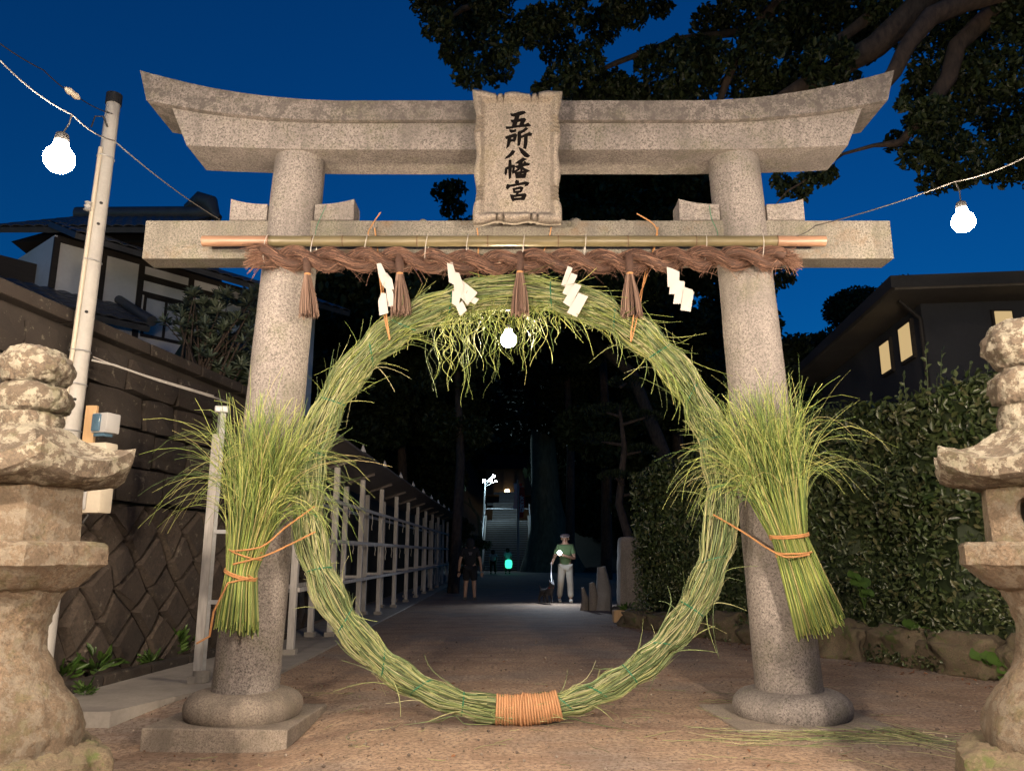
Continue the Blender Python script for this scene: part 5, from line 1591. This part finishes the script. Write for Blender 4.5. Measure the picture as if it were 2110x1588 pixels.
wl_ = ['broad dark tree at the left of the wood beyond the rack', 'dark tree rising behind the left end of the rack', 'tall black tree behind the middle of the ring', 'tall dark tree behind the plaque', 'dark leafy tree filling the gap left of the right pillar', 'dark tree behind the white house shrub', 'tall dark tree whose crown closes over the steps', 'rounded dark tree on the slope behind the pine', 'far dark tree low on the right slope', 'dark tree hidden behind the white house', 'distant dark tree at the far left', 'dark tree on the slope right of the steps', 'dark tree on the slope left of the steps', 'far slope tree right of the big trunk', 'distant dark tree at the far right', 'far slope tree at the left of the wood', 'dark tree on the hilltop left of the shrine hall', 'dark tree on the hilltop right of the shrine hall', 'hilltop tree straight behind the shrine hall']
for (x, y, h, r), lab in zip(WT, wl_):
    if y < 50 and abs(x + .5) < 5.6 : wood_tree('forest_tree', lab, x, y, h, r, 62, .34, base_f=.45)
    else: wood_tree('forest_tree', lab, x, y, h, r, 62, .34, base_f=.06)
wood_tree('round_tree', 'clumpy dark tree against the sky just right of the right pillar', P(1625, 700, 21).x, 21, 9.2, 2.1, 26, .17, 'leaf_dark', .2, 300, .2, None, .3)
wood_tree('spire_tree', 'small pointed dark tree against the sky left of the plaque', P(945, 430, 26).x, 26, 14.3, 1.5, 30, .2, 'leaf_dark', .35, 220, .2, None, .42)
ot = thing('added_shade_tree', 'added dark tree leaning over the path beyond the ring to shade it', 'tree', (6.3, 29, 0))  # unseen tree added so its crown keeps skylight off the far path
m = MB(); m.tube([(6.3, 29, -.2), (6.0, 29, 4), (4.6, 29, 8), (2.4, 29, 10), (-.5, 29, 11)], [.34, .28, .22, .16, .07], 10); m.build('trunk', M['bark'], ot, True)
cs = [(rng.uniform(-6.3, 5.6), rng.uniform(25, 33), rng.uniform(9.6, 12.0)) for _ in range(90)]
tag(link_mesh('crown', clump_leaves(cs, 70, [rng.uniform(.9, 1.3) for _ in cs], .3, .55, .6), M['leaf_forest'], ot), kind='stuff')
# far wood that reads as one mass
cs, rs = [], []
for i in range(420):
    x = rng.uniform(-60, 60); y = rng.uniform(70, 120)
    if abs(x + .35) < 4.5 and y < 99: continue
    cs.append((x, y, hill_z(x, y) + rng.uniform(1, 7))); rs.append(rng.uniform(2, 3.6))
tag(link_mesh('far_wood', clump_leaves(cs, 6, rs, 1.1, .6, .8), M['leaf_forest']), kind='stuff')
# big mossy trunk right of the steps
bt = thing('giant_trunk', 'giant mossy tree trunk flaring at the foot beside the steps', 'tree', (2.4, 57, 0))
m = MB(); m.tube([(2.9, 56, -.6), (2.75, 56, 1), (2.55, 56, 3.0), (2.3, 56, 5), (2.2, 56, 9), (2.3, 56, 14)], [2.6, 1.9, 1.35, 1.05, .9, .7], 18); me = m.mesh('trunk', True); rough(me, .35, .7, 2); link_mesh('trunk', me, M['bark_moss'], bt)
cs = [(2.3 + rng.normal(0, 2.8), 56 + rng.normal(0, 2), rng.uniform(10, 17)) for _ in range(40)]
tag(link_mesh('crown', clump_leaves(cs, 60, [rng.uniform(1, 1.8) for _ in cs], .4, .55, .7), M['leaf_forest'], bt), kind='stuff')
# cloud-pruned pine
pn = thing('cloud_pine', 'cloud-pruned pine standing in the dark right of the steps', 'tree', (3.2, 22, 0))
m = MB(); m.tube([(3.2, 22, 0), (3.35, 22, 1.3), (3.0, 22, 2.6), (3.2, 22, 4.2), (3.1, 22, 5.4)], [.17, .14, .11, .08, .04], 10); m.build('trunk', M['bark'], pn, True)
for (u, v, w) in [(1290, 790, 60), (1250, 850, 75), (1330, 860, 55), (1240, 910, 70), (1320, 930, 60), (1270, 985, 60), (1340, 1010, 50)]:
    c = P(u, v, 22 + random.uniform(-.5, .5)); k_ = 260; r_ = w * 22 / F * .62
    d = rng.normal(0, 1, (k_, 3)); d /= np.linalg.norm(d, axis=1, keepdims=True); d[:, 2] = np.abs(d[:, 2]) - .1
    C = np.array(c) + d * np.array([r_, r_ * .9, r_ * .42]); D = d + np.array([0, 0, .8]) + rng.normal(0, .2, (k_, 3))
    tag(link_mesh('needle_pad', leaf_mesh('needle_pad', C, D, .16, .03, .1), M['leaf_dark'], pn), kind='stuff')
    m = MB(); m.tube([(3.15, 22, c.z - .15), (c.x, c.y, c.z)], [.05, .03], 6); m.build('branch', M['bark'], pn, True)

# ------------------------------------------------------------------ stone monument, stones and box at the right of the path
mo = thing('stone_monument', 'upright old stone pillar at the far end of the hedge', 'stone monument', (2.5, 17.0, 0))
lantern_part('pillar', M['base_stone'], mo, (2.52, 17.0, 0), [(.40, .02, .8, 0), (.38, .3, .8, 0), (.34, 1.0, .75, 0), (.31, 1.5, .7, 0), (.26, 1.58, .6, 0), (.05, 1.6, .5, 0)], 4, R(45), 0, 40, .02, 4)
lantern_part('foot', M['moss'], mo, (2.52, 17.0, 0), [(.55, -.05, .9, 0), (.55, .10, .9, 0), (.48, .14, .9, 0), (.1, .145, .9, 0)], 4, R(45), 0, 40, .02, 4)
m = MB(); q = P(1289, 1281, 15.0); m.box((q.x, 15.0, .11), (.42, .24, .21), .05, bev=.01)
bxw = thing('planter_box', 'small bare wood planter box in front of the stone pillar', 'planter', (q.x, 15.0, 0))
for (dx, dy, sx_, sy_) in ((0, -.13, .46, .024), (0, .13, .46, .024), (-.22, 0, .024, .236), (.22, 0, .024, .236)):
    m = MB(); m.box((q.x + dx, 15.0 + dy, .115), (sx_, sy_, .20), 0, bev=.003); m.build('plank', M['wood_new'], bxw)
m = MB(); m.box((q.x, 15, .1), (.41, .23, .14)); m.build('soil', M['hill'], bxw)
pl_ = weed('w', '', (q.x + .05, 15.0, .2), 40, .12, .04, '', '')
tag(link_mesh('potted_plant', pl_, M['leaf_weed']), 'small leafy plant growing in the wood planter box', 'plant')
for i, (u, w, h, lab) in enumerate(((1243, .34, .95, 'pale upright rock beside the stone pillar'), (1222, .2, .6, 'slim stone stake left of the pale rock'), (1203, .16, .5, 'leftmost short stone stake by the path edge'))):
    c = P(u, 1250, 18.2); m = MB()
    m.tube([(c.x, 18.2, -.1), (c.x + .03, 18.2, h * .5), (c.x - .02, 18.2, h)], [w * .62, w * .55, w * .28], 9); me = m.mesh('rock', True); rough(me, .05, 3, u); tag(link_mesh('rock', me, M['concrete'] if i == 0 else M['base_stone']), lab, 'rock', 'stones right of the walking man')

# ------------------------------------------------------------------ steps, lamps, banners, shrine
SX0, SX1 = -2.05, 1.25
st = thing('stone_steps', 'long flight of stone steps climbing the hill straight ahead', 'steps', (-.4, 58, 0))
zc, yc = 0.0, 58.0
for fl, (ns_, tread, ri, x0, x1, land) in enumerate(((22, .34, .178, SX0, SX1, 4.0), (12, .36, .165, -1.75, .55, 4.0), (10, .38, .16, -1.3, .5, 2.0))):
    for i in range(ns_):
        m = MB(); zc += ri; m.box(((x0 + x1) / 2, yc + tread / 2 + .09, zc - .03 - ri / 2), (x1 - x0, tread + .06, ri - .05)); sb = m.build('step', M['base_stone'], st); m = MB(); m.box(((x0 + x1) / 2, yc + tread / 2 + .03, zc - .028), (x1 - x0, tread + .14, .055)); m.build('nosing', M['step_lit'], sb); yc += tread
    m = MB(); m.box(((x0 + x1) / 2, yc + land / 2 + .06, zc - .12), (x1 - x0 + 1.2, land, .22)); m.build('landing', M['step_stone'], st); yc += land
ztop_s, ytop_s = zc, yc
# sloping cheek walls
for x in (SX0 - .2, SX1 + .2):
    m = MB(); m.prism([(x - .16, 57.7, -.2), (x - .16, 65.5, -.2), (x - .16, 65.5, 4.35), (x - .16, 57.7, .5)], [(x + .16, 57.7, -.2), (x + .16, 65.5, -.2), (x + .16, 65.5, 4.35), (x + .16, 57.7, .5)]); m.build('cheek_wall', M['concrete'], st)
    for k_ in range(5):
        y = 58 + k_ * 1.85; z = .6 + k_ * .97; m = MB(); m.box((x, y, z + .4), (.09, .09, .8)); m.build('rail_post', M['steel'], st)
    m = MB(); m.tube([(x, 57.8, 1.3), (x, 65.5, 5.25)], .04, 6); m.build('handrail', M['steel'], st)
m = MB(); m.tube([(SX0 - .2, 65.7, 4.9), (SX1 + .2, 65.7, 4.9)], .045, 6); m.build('handrail', M['steel'], st)
# cool lamps on a post left of the steps
M['cool'] = mat_emit('cool lamp', (.62, .88, 1.0), 300)
lp = thing('lamp_post', 'lamp post with a cluster of cold white globes left of the steps', 'street lamp', (-2.6, 63, 0))
m = MB(); m.tube([(-2.5, 64.2, 0), (-2.35, 64.2, 3.5), (-2.2, 64.2, 7.0)], [.09, .07, .05], 8); m.build('post', M['steel'], lp, True)
for (u, v, r_) in ((997, 990, .11), (1010, 989, .14), (1017, 981, .12), (1022, 991, .07)):
    c = P(u, v, 63.6); m = MB()
    m.lathe([(r_ * math.cos(a), r_ * math.sin(a)) for a in np.linspace(-1.5, 1.5, 9)], c, 12); m.build('globe', M['cool'], lp, True)
    m = MB(); m.tube([c, (-2.2, 64.2, c.z - .4)], .03, 5); m.build('arm', M['steel'], lp, True)
wood_tree('lit_bush', 'bush lit cold white at the left foot of the steps', P(965, 1100, 50).x, 50.5, 3.2, 1.3, 22, .2, 'leaf_hedge', .1, 150, .1, None, .34)
m = MB(); m.tube([P(985, 1062, 52), P(972, 1045, 52), P(965, 1025, 52)], [.09, .07, .05], 7); m.tube([P(972, 1045, 52), P(952, 1030, 52), P(940, 1012, 52)], [.06, .05, .03], 7); m.tube([P(985, 1062, 52), P(990, 1100, 52), P(988, 1165, 52)], [.1, .14, .18], 7)
bare = thing('leaning_tree', 'thin bare tree lit cold white left of the steps', 'tree', (P(988, 1165, 52).x, 52, 0)); m.build('trunk', M['bark_moss'], bare, True)
# nobori banners
def banner(label, u0, u1, v0, v1, mat, text, Y):
    a, b = P(u0, v0, Y), P(u1, v1, Y)
    t = thing('banner', label, 'banner', (a.x, Y, 0), 0, 'tall banners beside the steps')
    m = MB(); m.tube([(a.x, Y, 0.0), (a.x, Y, a.z + .25)], .035, 8); m.build('banner_pole', M['grey_pvc'], t, True)
    m = MB(); m.tube([(a.x, Y, a.z + .03), (b.x, Y, a.z + .03)], .02, 6); m.build('cross_rod', M['grey_pvc'], t, True)
    k_ = 12; f = []; g = []
    for i in range(k_ + 1):
        q = i / k_; z = a.z + (b.z - a.z) * q; f.append((a.x + .03, Y + .03 * math.sin(q * 9), z)); g.append((b.x + .08 * math.sin(q * 4), Y + .05 * math.sin(q * 7 + 1), z))
    m = MB()
    for i in range(k_):
        m.prism([f[i], g[i], g[i + 1], f[i + 1]], [(p[0], p[1] + .008, p[2]) for p in (f[i], g[i], g[i + 1], f[i + 1])])
    cl = m.build('cloth', mat, t)
    if text:
        cu = bpy.data.curves.new('lettering', 'FONT'); cu.body = '\n'.join(text); cu.align_x = 'CENTER'; cu.size = abs(b.x - a.x) * .86; cu.space_line = .92; cu.offset = .008; cu.extrude = .002
        to = bpy.data.objects.new('lettering', cu); COL.objects.link(to)
        me = evaluated(to); bpy.data.objects.remove(to)
        me.transform(Matrix.Translation(((a.x + b.x) / 2 + .03, Y - .075, a.z - (a.z - b.z) * .40)) @ Matrix.Rotation(R(90), 4, 'X'))
        link_mesh('lettering', me, M['white_cloth'], cl)
    return a, b, cl
banner('white cloth banner on a pole at the right of the steps', 1066, 1058, 996, 1048, M['white_cloth'], '', 56.6)
banner('nearer red cloth banner with white characters beside the steps', 1069, 1080, 1003, 1066, M['red_cloth'], '安産祈願', 55.8)
banner('red cloth banner half hidden behind the lettered one', 1067, 1075, 995, 1050, M['red_cloth'], '', 57.6)
# little shrine at the top with two warm lanterns
sh_ = thing('shrine_hall', 'small shrine hall with lit lanterns at the top of the steps', 'shrine', (-.4, ytop_s + 4, ztop_s))
m = MB(); m.box((-.4, ytop_s + 4, ztop_s + 1.4), (5, 3, 2.8)); m.build('wall', M['timber_dark'], sh_)
m = MB(); zz = ztop_s + 2.8
m.add([(-3.8, ytop_s + 1.6, zz), (3.0, ytop_s + 1.6, zz), (3.0, ytop_s + 6.4, zz), (-3.8, ytop_s + 6.4, zz), (-2.6, ytop_s + 4, zz + 1.9), (1.8, ytop_s + 4, zz + 1.9)], [(0, 1, 5, 4), (1, 2, 5), (2, 3, 4, 5), (3, 0, 4), (0, 3, 2, 1)]); m.build('roof', M['ink'], sh_)
for x in (-2.0, -.9, .2, 1.3): 
    m = MB(); m.box((x, ytop_s + 2.35, ztop_s + 1.4), (.2, .2, 2.8)); m.build('column', M['timber_dark'], sh_)
M['shrine_lamp'] = mat_emit('paper lantern', (1.0, .66, .30), 9)
for (u, v, r_) in ((1036, 1026, .26), (1045, 1014, .34), (1052, 1025, .26)):
    c = P(u, v, ytop_s + 1.9); m = MB(); m.lathe([(r_ * .5, -r_), (r_ * .8, -r_ * .7), (r_ * .85, 0), (r_ * .8, r_ * .7), (r_ * .5, r_)], c, 12)
    tag(m.build('paper_lantern', M['shrine_lamp'], None, True), {1036: 'left glowing paper lantern under the shrine eave', 1045: 'topmost glowing paper lantern under the shrine eave', 1052: 'right glowing paper lantern under the shrine eave'}[u], 'lantern', 'glowing paper lanterns at the shrine')

# ------------------------------------------------------------------ people and dog
def skin_body(name, joints, bones, mat, parent, sub=2):
    me = bpy.data.meshes.new(name)
    names = list(joints)
    me.from_pydata([joints[k][0] for k in names], [(names.index(a), names.index(b)) for a, b in bones], [])
    o = bpy.data.objects.new(name, me); COL.objects.link(o)
    sk = o.modifiers.new('s', 'SKIN'); sk.use_smooth_shade = True
    for i, k in enumerate(names):
        r_ = joints[k][1]; me.skin_vertices[0].data[i].radius = (r_ if not hasattr(r_, '__len__') else r_[0], r_ if not hasattr(r_, '__len__') else r_[1])
    me.skin_vertices[0].data[0].use_root = True
    ss = o.modifiers.new('d', 'SUBSURF'); ss.levels = ss.render_levels = sub
    res = evaluated(o); bpy.data.objects.remove(o)
    return link_mesh(name, res, mat, parent)
def person(label, x, y, face, pose, cloth):
    """face: +1 towards the viewer, -1 away; pose gives hands, feet, lean"""
    t = thing('person', label, 'person', (x, y, 0))
    def V(a, b, c): return (x + a * face, y - b * face, c)
    h = pose.get('h', 1.0)
    ln = pose.get('lean', 0)
    chest = V(0, ln * .8, 1.32 * h); neck = V(0, ln, 1.47 * h); head = V(0, ln * 1.1 + .015, 1.60 * h)
    J = {'pelvis': (V(0, 0, .95 * h), (.15, .115)), 'waist': (V(0, ln * .3, 1.08 * h), (.135, .105)), 'chest': (chest, (.165, .115)), 'neck': (neck, .058), 'head': (V(0, ln * 1.1 + .01, 1.585 * h), (.085, .10)), 'crown': (V(0, ln * 1.1 + .01, 1.67 * h), (.075, .085))}
    B = [('pelvis', 'waist'), ('waist', 'chest'), ('chest', 'neck'), ('neck', 'head'), ('head', 'crown')]
    for sgn, k in ((1, 'r'), (-1, 'l')):
        ha_ = pose['hand_' + k]; el = pose['elbow_' + k]; fo = pose['foot_' + k]; kn = pose['knee_' + k]
        J['sh' + k] = (V(sgn * -.17, ln * .9, 1.40 * h), .062); J['el' + k] = (V(*el), .045); J['wr' + k] = (V(*ha_), .032)
        J['hip' + k] = (V(sgn * -.09, 0, .88 * h), .095); J['kn' + k] = (V(*kn), .066); J['an' + k] = (V(*fo), .045); J['to' + k] = (V(fo[0], fo[1] + .13, .035), .036)
        B += [('chest', 'sh' + k), ('sh' + k, 'el' + k), ('el' + k, 'wr' + k), ('pelvis', 'hip' + k), ('hip' + k, 'kn' + k), ('kn' + k, 'an' + k), ('an' + k, 'to' + k)]
    skin_body('body', J, B, M['skin'], t)
    # hands: palm and five bent fingers
    for k in 'rl':
        w_, e_ = Vector(J['wr' + k][0]), Vector(J['el' + k][0]); d = (w_ - e_).normalized(); s_ = d.cross(Vector((0, 1, 0)))
        s_ = s_.normalized() if s_.length > .1 else Vector((1, 0, 0)); n_ = d.cross(s_)
        HJ = {'w': (w_, .024), 'p': (w_ + d * .07, (.032, .018))}; HB = [('w', 'p')]
        for i, L_ in enumerate((.062, .07, .066, .052)):
            b_ = w_ + d * .085 + s_ * (.027 - .018 * i)
            HJ[f'a{i}'] = (b_, .0095); HJ[f'b{i}'] = (b_ + d * L_ * .55 + n_ * .012, .0085); HJ[f'c{i}'] = (b_ + d * L_ * .85 + n_ * .034, .007); HB += [('p', f'a{i}'), (f'a{i}', f'b{i}'), (f'b{i}', f'c{i}')]
        HJ['t'] = (w_ + d * .05 + s_ * .045 + n_ * .01, .0105); HJ['t2'] = (w_ + d * .085 + s_ * .052 + n_ * .03, .009); HB += [('w', 't'), ('t', 't2')]
        skin_body('hand', HJ, HB, M['skin'], t, 1)
    # shirt over torso and upper arms
    SJ = {'pelvis': (V(0, 0, .86 * h), (.178, .14)), 'waist': (V(0, ln * .3, 1.08 * h), (.158, .125)), 'chest': (chest, (.185, .132)), 'neck': (V(0, ln * .95, 1.42 * h), (.085, .075))}
    SB = [('pelvis', 'waist'), ('waist', 'chest'), ('chest', 'neck')]
    for sgn, k in ((1, 'r'), (-1, 'l')):
        s_ = Vector(V(sgn * -.18, ln * .9, 1.40 * h)); e_ = Vector(J['el' + k][0])
        SJ['s' + k] = (s_, .078); SJ['e' + k] = (s_.lerp(e_, .72), .072); SB += [('chest', 's' + k), ('s' + k, 'e' + k)]
    skin_body('shirt', SJ, SB, cloth['shirt'], t)
    TJ = {'p': (V(0, 0, .955 * h), (.160, .125))}; TB = []
    for sgn, k in ((1, 'r'), (-1, 'l')):
        hp, kn, an = Vector(J['hip' + k][0]), Vector(J['kn' + k][0]), Vector(J['an' + k][0])
        TJ['h' + k] = (hp, .118); TB += [('p', 'h' + k)]
        if cloth['long']:
            TJ['k' + k] = (kn, .092); TJ['a' + k] = (an + Vector((0, 0, .03)), .08); TB += [('h' + k, 'k' + k), ('k' + k, 'a' + k)]
        else:
            TJ['k' + k] = (hp.lerp(kn, .95), .105); TB += [('h' + k, 'k' + k)]
    skin_body('trousers', TJ, TB, cloth['trousers'], t)
    for k in 'rl':
        an, to = Vector(J['an' + k][0]), Vector(J['to' + k][0])
        m = MB(); m.tube([an + Vector((0, .03 * face, -.015)), an.lerp(to, .5) + Vector((0, 0, -.01)), to + Vector((0, -.02 * face, 0))], [.05, .05, .042], 10)
        for i, v in enumerate(m.v): m.v[i] = (v[0], v[1], max(.012, v[2]))
        m.build('shoe', cloth['shoe'], t, True)
    hd_ = Vector(J['head'][0])
    if cloth['hat']:
        m = MB(); m.lathe([(.105, .03), (.125, .05), (.13, .075), (.115, .105), (.07, .125), (.01, .13)], hd_ + Vector((0, .0, .0)), 16); hat = m.build('cap', cloth['hat'], t, True)
        m = MB(); m.box(hd_ + Vector((0, -.115 * face, .045)), (.14, .08, .012), 0, .2, bev=.004); m.build('peak', cloth['hat'], hat)
    else:
        m = MB(); m.lathe([(.06, -.16), (.105, -.12), (.115, -.03), (.118, .04), (.10, .095), (.05, .125), (.01, .13)], hd_ + Vector((0, .02 * face, 0)), 16); m.build('hair', M['black_cloth'], t, True)
    # face
    m = MB(); m.lathe([(.004, .018), (.012, .0), (.016, -.016), (.004, -.024)], hd_ + Vector((0, -.105 * face, -.012)), 8); m.build('nose', M['skin'], t, True)
    for s_ in (-1, 1):
        m = MB(); m.lathe([(.002, -.007), (.011, 0), (.002, .007)], hd_ + Vector((.034 * s_, -.092 * face, .012)), 8); m.build('eye', M['black'], t, True)
        m = MB(); m.tube([hd_ + Vector((.09 * s_, .005, -.03)), hd_ + Vector((.1 * s_, .008, 0)), hd_ + Vector((.09 * s_, .012, .028))], [.008, .014, .008], 7); m.build('ear', M['skin'], t, True)
    m = MB(); m.box(hd_ + Vector((0, -.096 * face, -.055)), (.042, .01, .010), bev=.003); m.build('mouth', M['red_cloth'], t)
    return t, J
mx, my = P(1166, 1238, 20.9).x, 20.9
man, MJ = person('man in green t-shirt, pale trousers and cap holding a bright torch', mx, my, 1,
    dict(h=1.03, lean=.02, hand_r=(-.36, .22, 1.03), elbow_r=(-.30, .06, 1.12), hand_l=(-.12, .36, 1.22), elbow_l=(.24, .14, 1.12), foot_r=(-.15, -.22, .10), knee_r=(-.13, .06, .52), foot_l=(.12, .16, .09), knee_l=(.11, .13, .52)),
    dict(shirt=M['green_shirt'], trousers=M['pale_cloth'], long=True, shoe=M['pale_cloth'], hat=M['cap']))
wx, wy = P(968, 1234, 21.9).x, 21.9
person('woman in black t-shirt and black knee-length shorts seen from behind', wx, wy, -1,
    dict(h=.97, lean=.0, hand_r=(-.31, .04, .76), elbow_r=(-.28, -.02, 1.06), hand_l=(.31, .04, .76), elbow_l=(.28, -.02, 1.06), foot_r=(-.13, .0, .08), knee_r=(-.11, .02, .48), foot_l=(.13, .02, .08), knee_l=(.11, .03, .48)),
    dict(shirt=M['black_cloth'], trousers=M['black_cloth'], long=False, shoe=M['black'], hat=None))
pp = bpy.data.objects['person.001']
for (dz, w) in ((1.27, .10), (1.225, .075)):
    m = MB(); m.box((wx + .01, wy - .145, dz), (w, .006, .018)); m.build('shirt_print', M['cap'], pp)
person('stooping figure in a pale blue top at the foot of the steps', P(1016, 1178, 50).x, 50, 1,
    dict(h=.86, lean=.28, hand_r=(-.22, .5, .7), elbow_r=(-.25, .3, .95), hand_l=(.22, .5, .7), elbow_l=(.25, .3, .95), foot_r=(-.14, .05, .08), knee_r=(-.12, .08, .45), foot_l=(.14, -.2, .08), knee_l=(.12, .02, .45)),
    dict(shirt=M['blue_cloth'], trousers=M['black_cloth'], long=True, shoe=M['black'], hat=None))
person('dim figure holding a green glowing lantern at the foot of the steps', P(1046, 1178, 50.5).x, 50.5, 1,
    dict(h=.92, lean=.1, hand_r=(-.1, .36, .95), elbow_r=(-.25, .12, 1.0), hand_l=(.12, .36, .92), elbow_l=(.25, .12, 1.0), foot_r=(-.12, .05, .08), knee_r=(-.11, .06, .46), foot_l=(.12, -.05, .08), knee_l=(.11, .04, .46)),
    dict(shirt=M['blue_cloth'], trousers=M['black_cloth'], long=True, shoe=M['black'], hat=None))
M['green_glow'] = mat_emit('green lantern', (.05, 1.0, .55), 1.6)
c = P(1048, 1161, 49.9); m = MB(); m.lathe([(.1, -.28), (.2, -.22), (.23, 0), (.2, .2), (.08, .26)], c, 12)
tag(m.build('green_lantern', M['green_glow'], None, True), 'glowing green lantern carried at the foot of the steps', 'lantern')
# torch in the man's hand
tr_c = P(1153, 1138, my - .52)
torch = thing('torch', 'bright white torch in the hand of the walking man', 'torch', tr_c)
M['torch_lens'] = mat_emit('torch lens', (.82, .92, 1.0), 70)
hw = Vector(MJ['wrl'][0])
m = MB(); m.tube([hw + Vector((0, -.07, 0)), tr_c + Vector((0, .02, .0))], [.018, .026], 10); m.build('barrel', M['black'], torch, True)
m = MB(); m.lathe([(.055 * math.cos(a), .055 * math.sin(a)) for a in np.linspace(-1.5, 1.5, 9)], tr_c, 12); m.build('lens', M['torch_lens'], torch, True)
sp_l = bpy.data.lights.new('torch_beam', 'SPOT'); sp_l.energy = 150; sp_l.color = (.75, .87, 1.0); sp_l.spot_size = R(150); sp_l.spot_blend = .6; sp_l.shadow_soft_size = .05
so = bpy.data.objects.new('torch_beam', sp_l); COL.objects.link(so); so.location = tr_c + Vector((-.02, -.11, -.02))
so.rotation_euler = Vector((-.1, -.75, -.75)).to_track_quat('-Z', 'Y').to_euler()
# small dog on a leash
dx, dy = P(1125, 1236, 20.5).x, 20.5
dog = thing('dog', 'small black dog walking at the end of a taut leash', 'dog', (dx, dy, 0))
def DV(a, b, c): return (dx + b * .5 + a, dy - b, c)
J = {'hip': (DV(0, -.16, .30), (.075, .085)), 'belly': (DV(0, 0, .30), (.075, .08)), 'chest': (DV(0, .16, .31), (.085, .10)), 'neck': (DV(0, .24, .41), .058), 'head': (DV(0, .28, .49), (.055, .058)), 'muz': (DV(0, .38, .465), .03), 'tail': (DV(0, -.24, .36), .022), 'tail2': (DV(0, -.31, .45), .014)}
B = [('hip', 'belly'), ('belly', 'chest'), ('chest', 'neck'), ('neck', 'head'), ('head', 'muz'), ('hip', 'tail'), ('tail', 'tail2')]
for s_, k in ((.06, 'r'), (-.06, 'l')):
    J['fs' + k] = (DV(s_, .15, .24), .042); J['fw' + k] = (DV(s_, .16, .12), .026); J['fp' + k] = (DV(s_, .18, .025), .025); B += [('chest', 'fs' + k), ('fs' + k, 'fw' + k), ('fw' + k, 'fp' + k)]
    J['bs' + k] = (DV(s_, -.13, .22), .05); J['bh' + k] = (DV(s_, -.22, .13), .027); J['bp' + k] = (DV(s_, -.19, .025), .025); B += [('hip', 'bs' + k), ('bs' + k, 'bh' + k), ('bh' + k, 'bp' + k)]
    J['e' + k] = (DV(s_ * .7, .265, .545), .022); J['e2' + k] = (DV(s_ * .95, .26, .60), .010); B += [('head', 'e' + k), ('e' + k, 'e2' + k)]
M['dog'] = mat_plain('dark fur', (.03, .026, .026), .8, 0, .3, 18, .3)
skin_body('body', J, B, M['dog'], dog)
m = MB(); nk = Vector(J['neck'][0]); m.tube([nk + Vector((.062 * math.cos(a), .055 * math.sin(a), .012 * math.sin(a))) for a in np.linspace(0, 6.283, 17)], .009, 6, False); m.build('collar', M['red_cloth'], dog, True)
hl = Vector(MJ['wrr'][0]) + Vector((-.02, -.07, 0))
m = MB(); m.tube([nk + Vector((.02, 0, .05)), nk.lerp(hl, .5), hl], .008, 6)
tag(m.build('leash', M['white_cloth'], None, True), 'taut pale leash between the man and the small dog', 'leash')
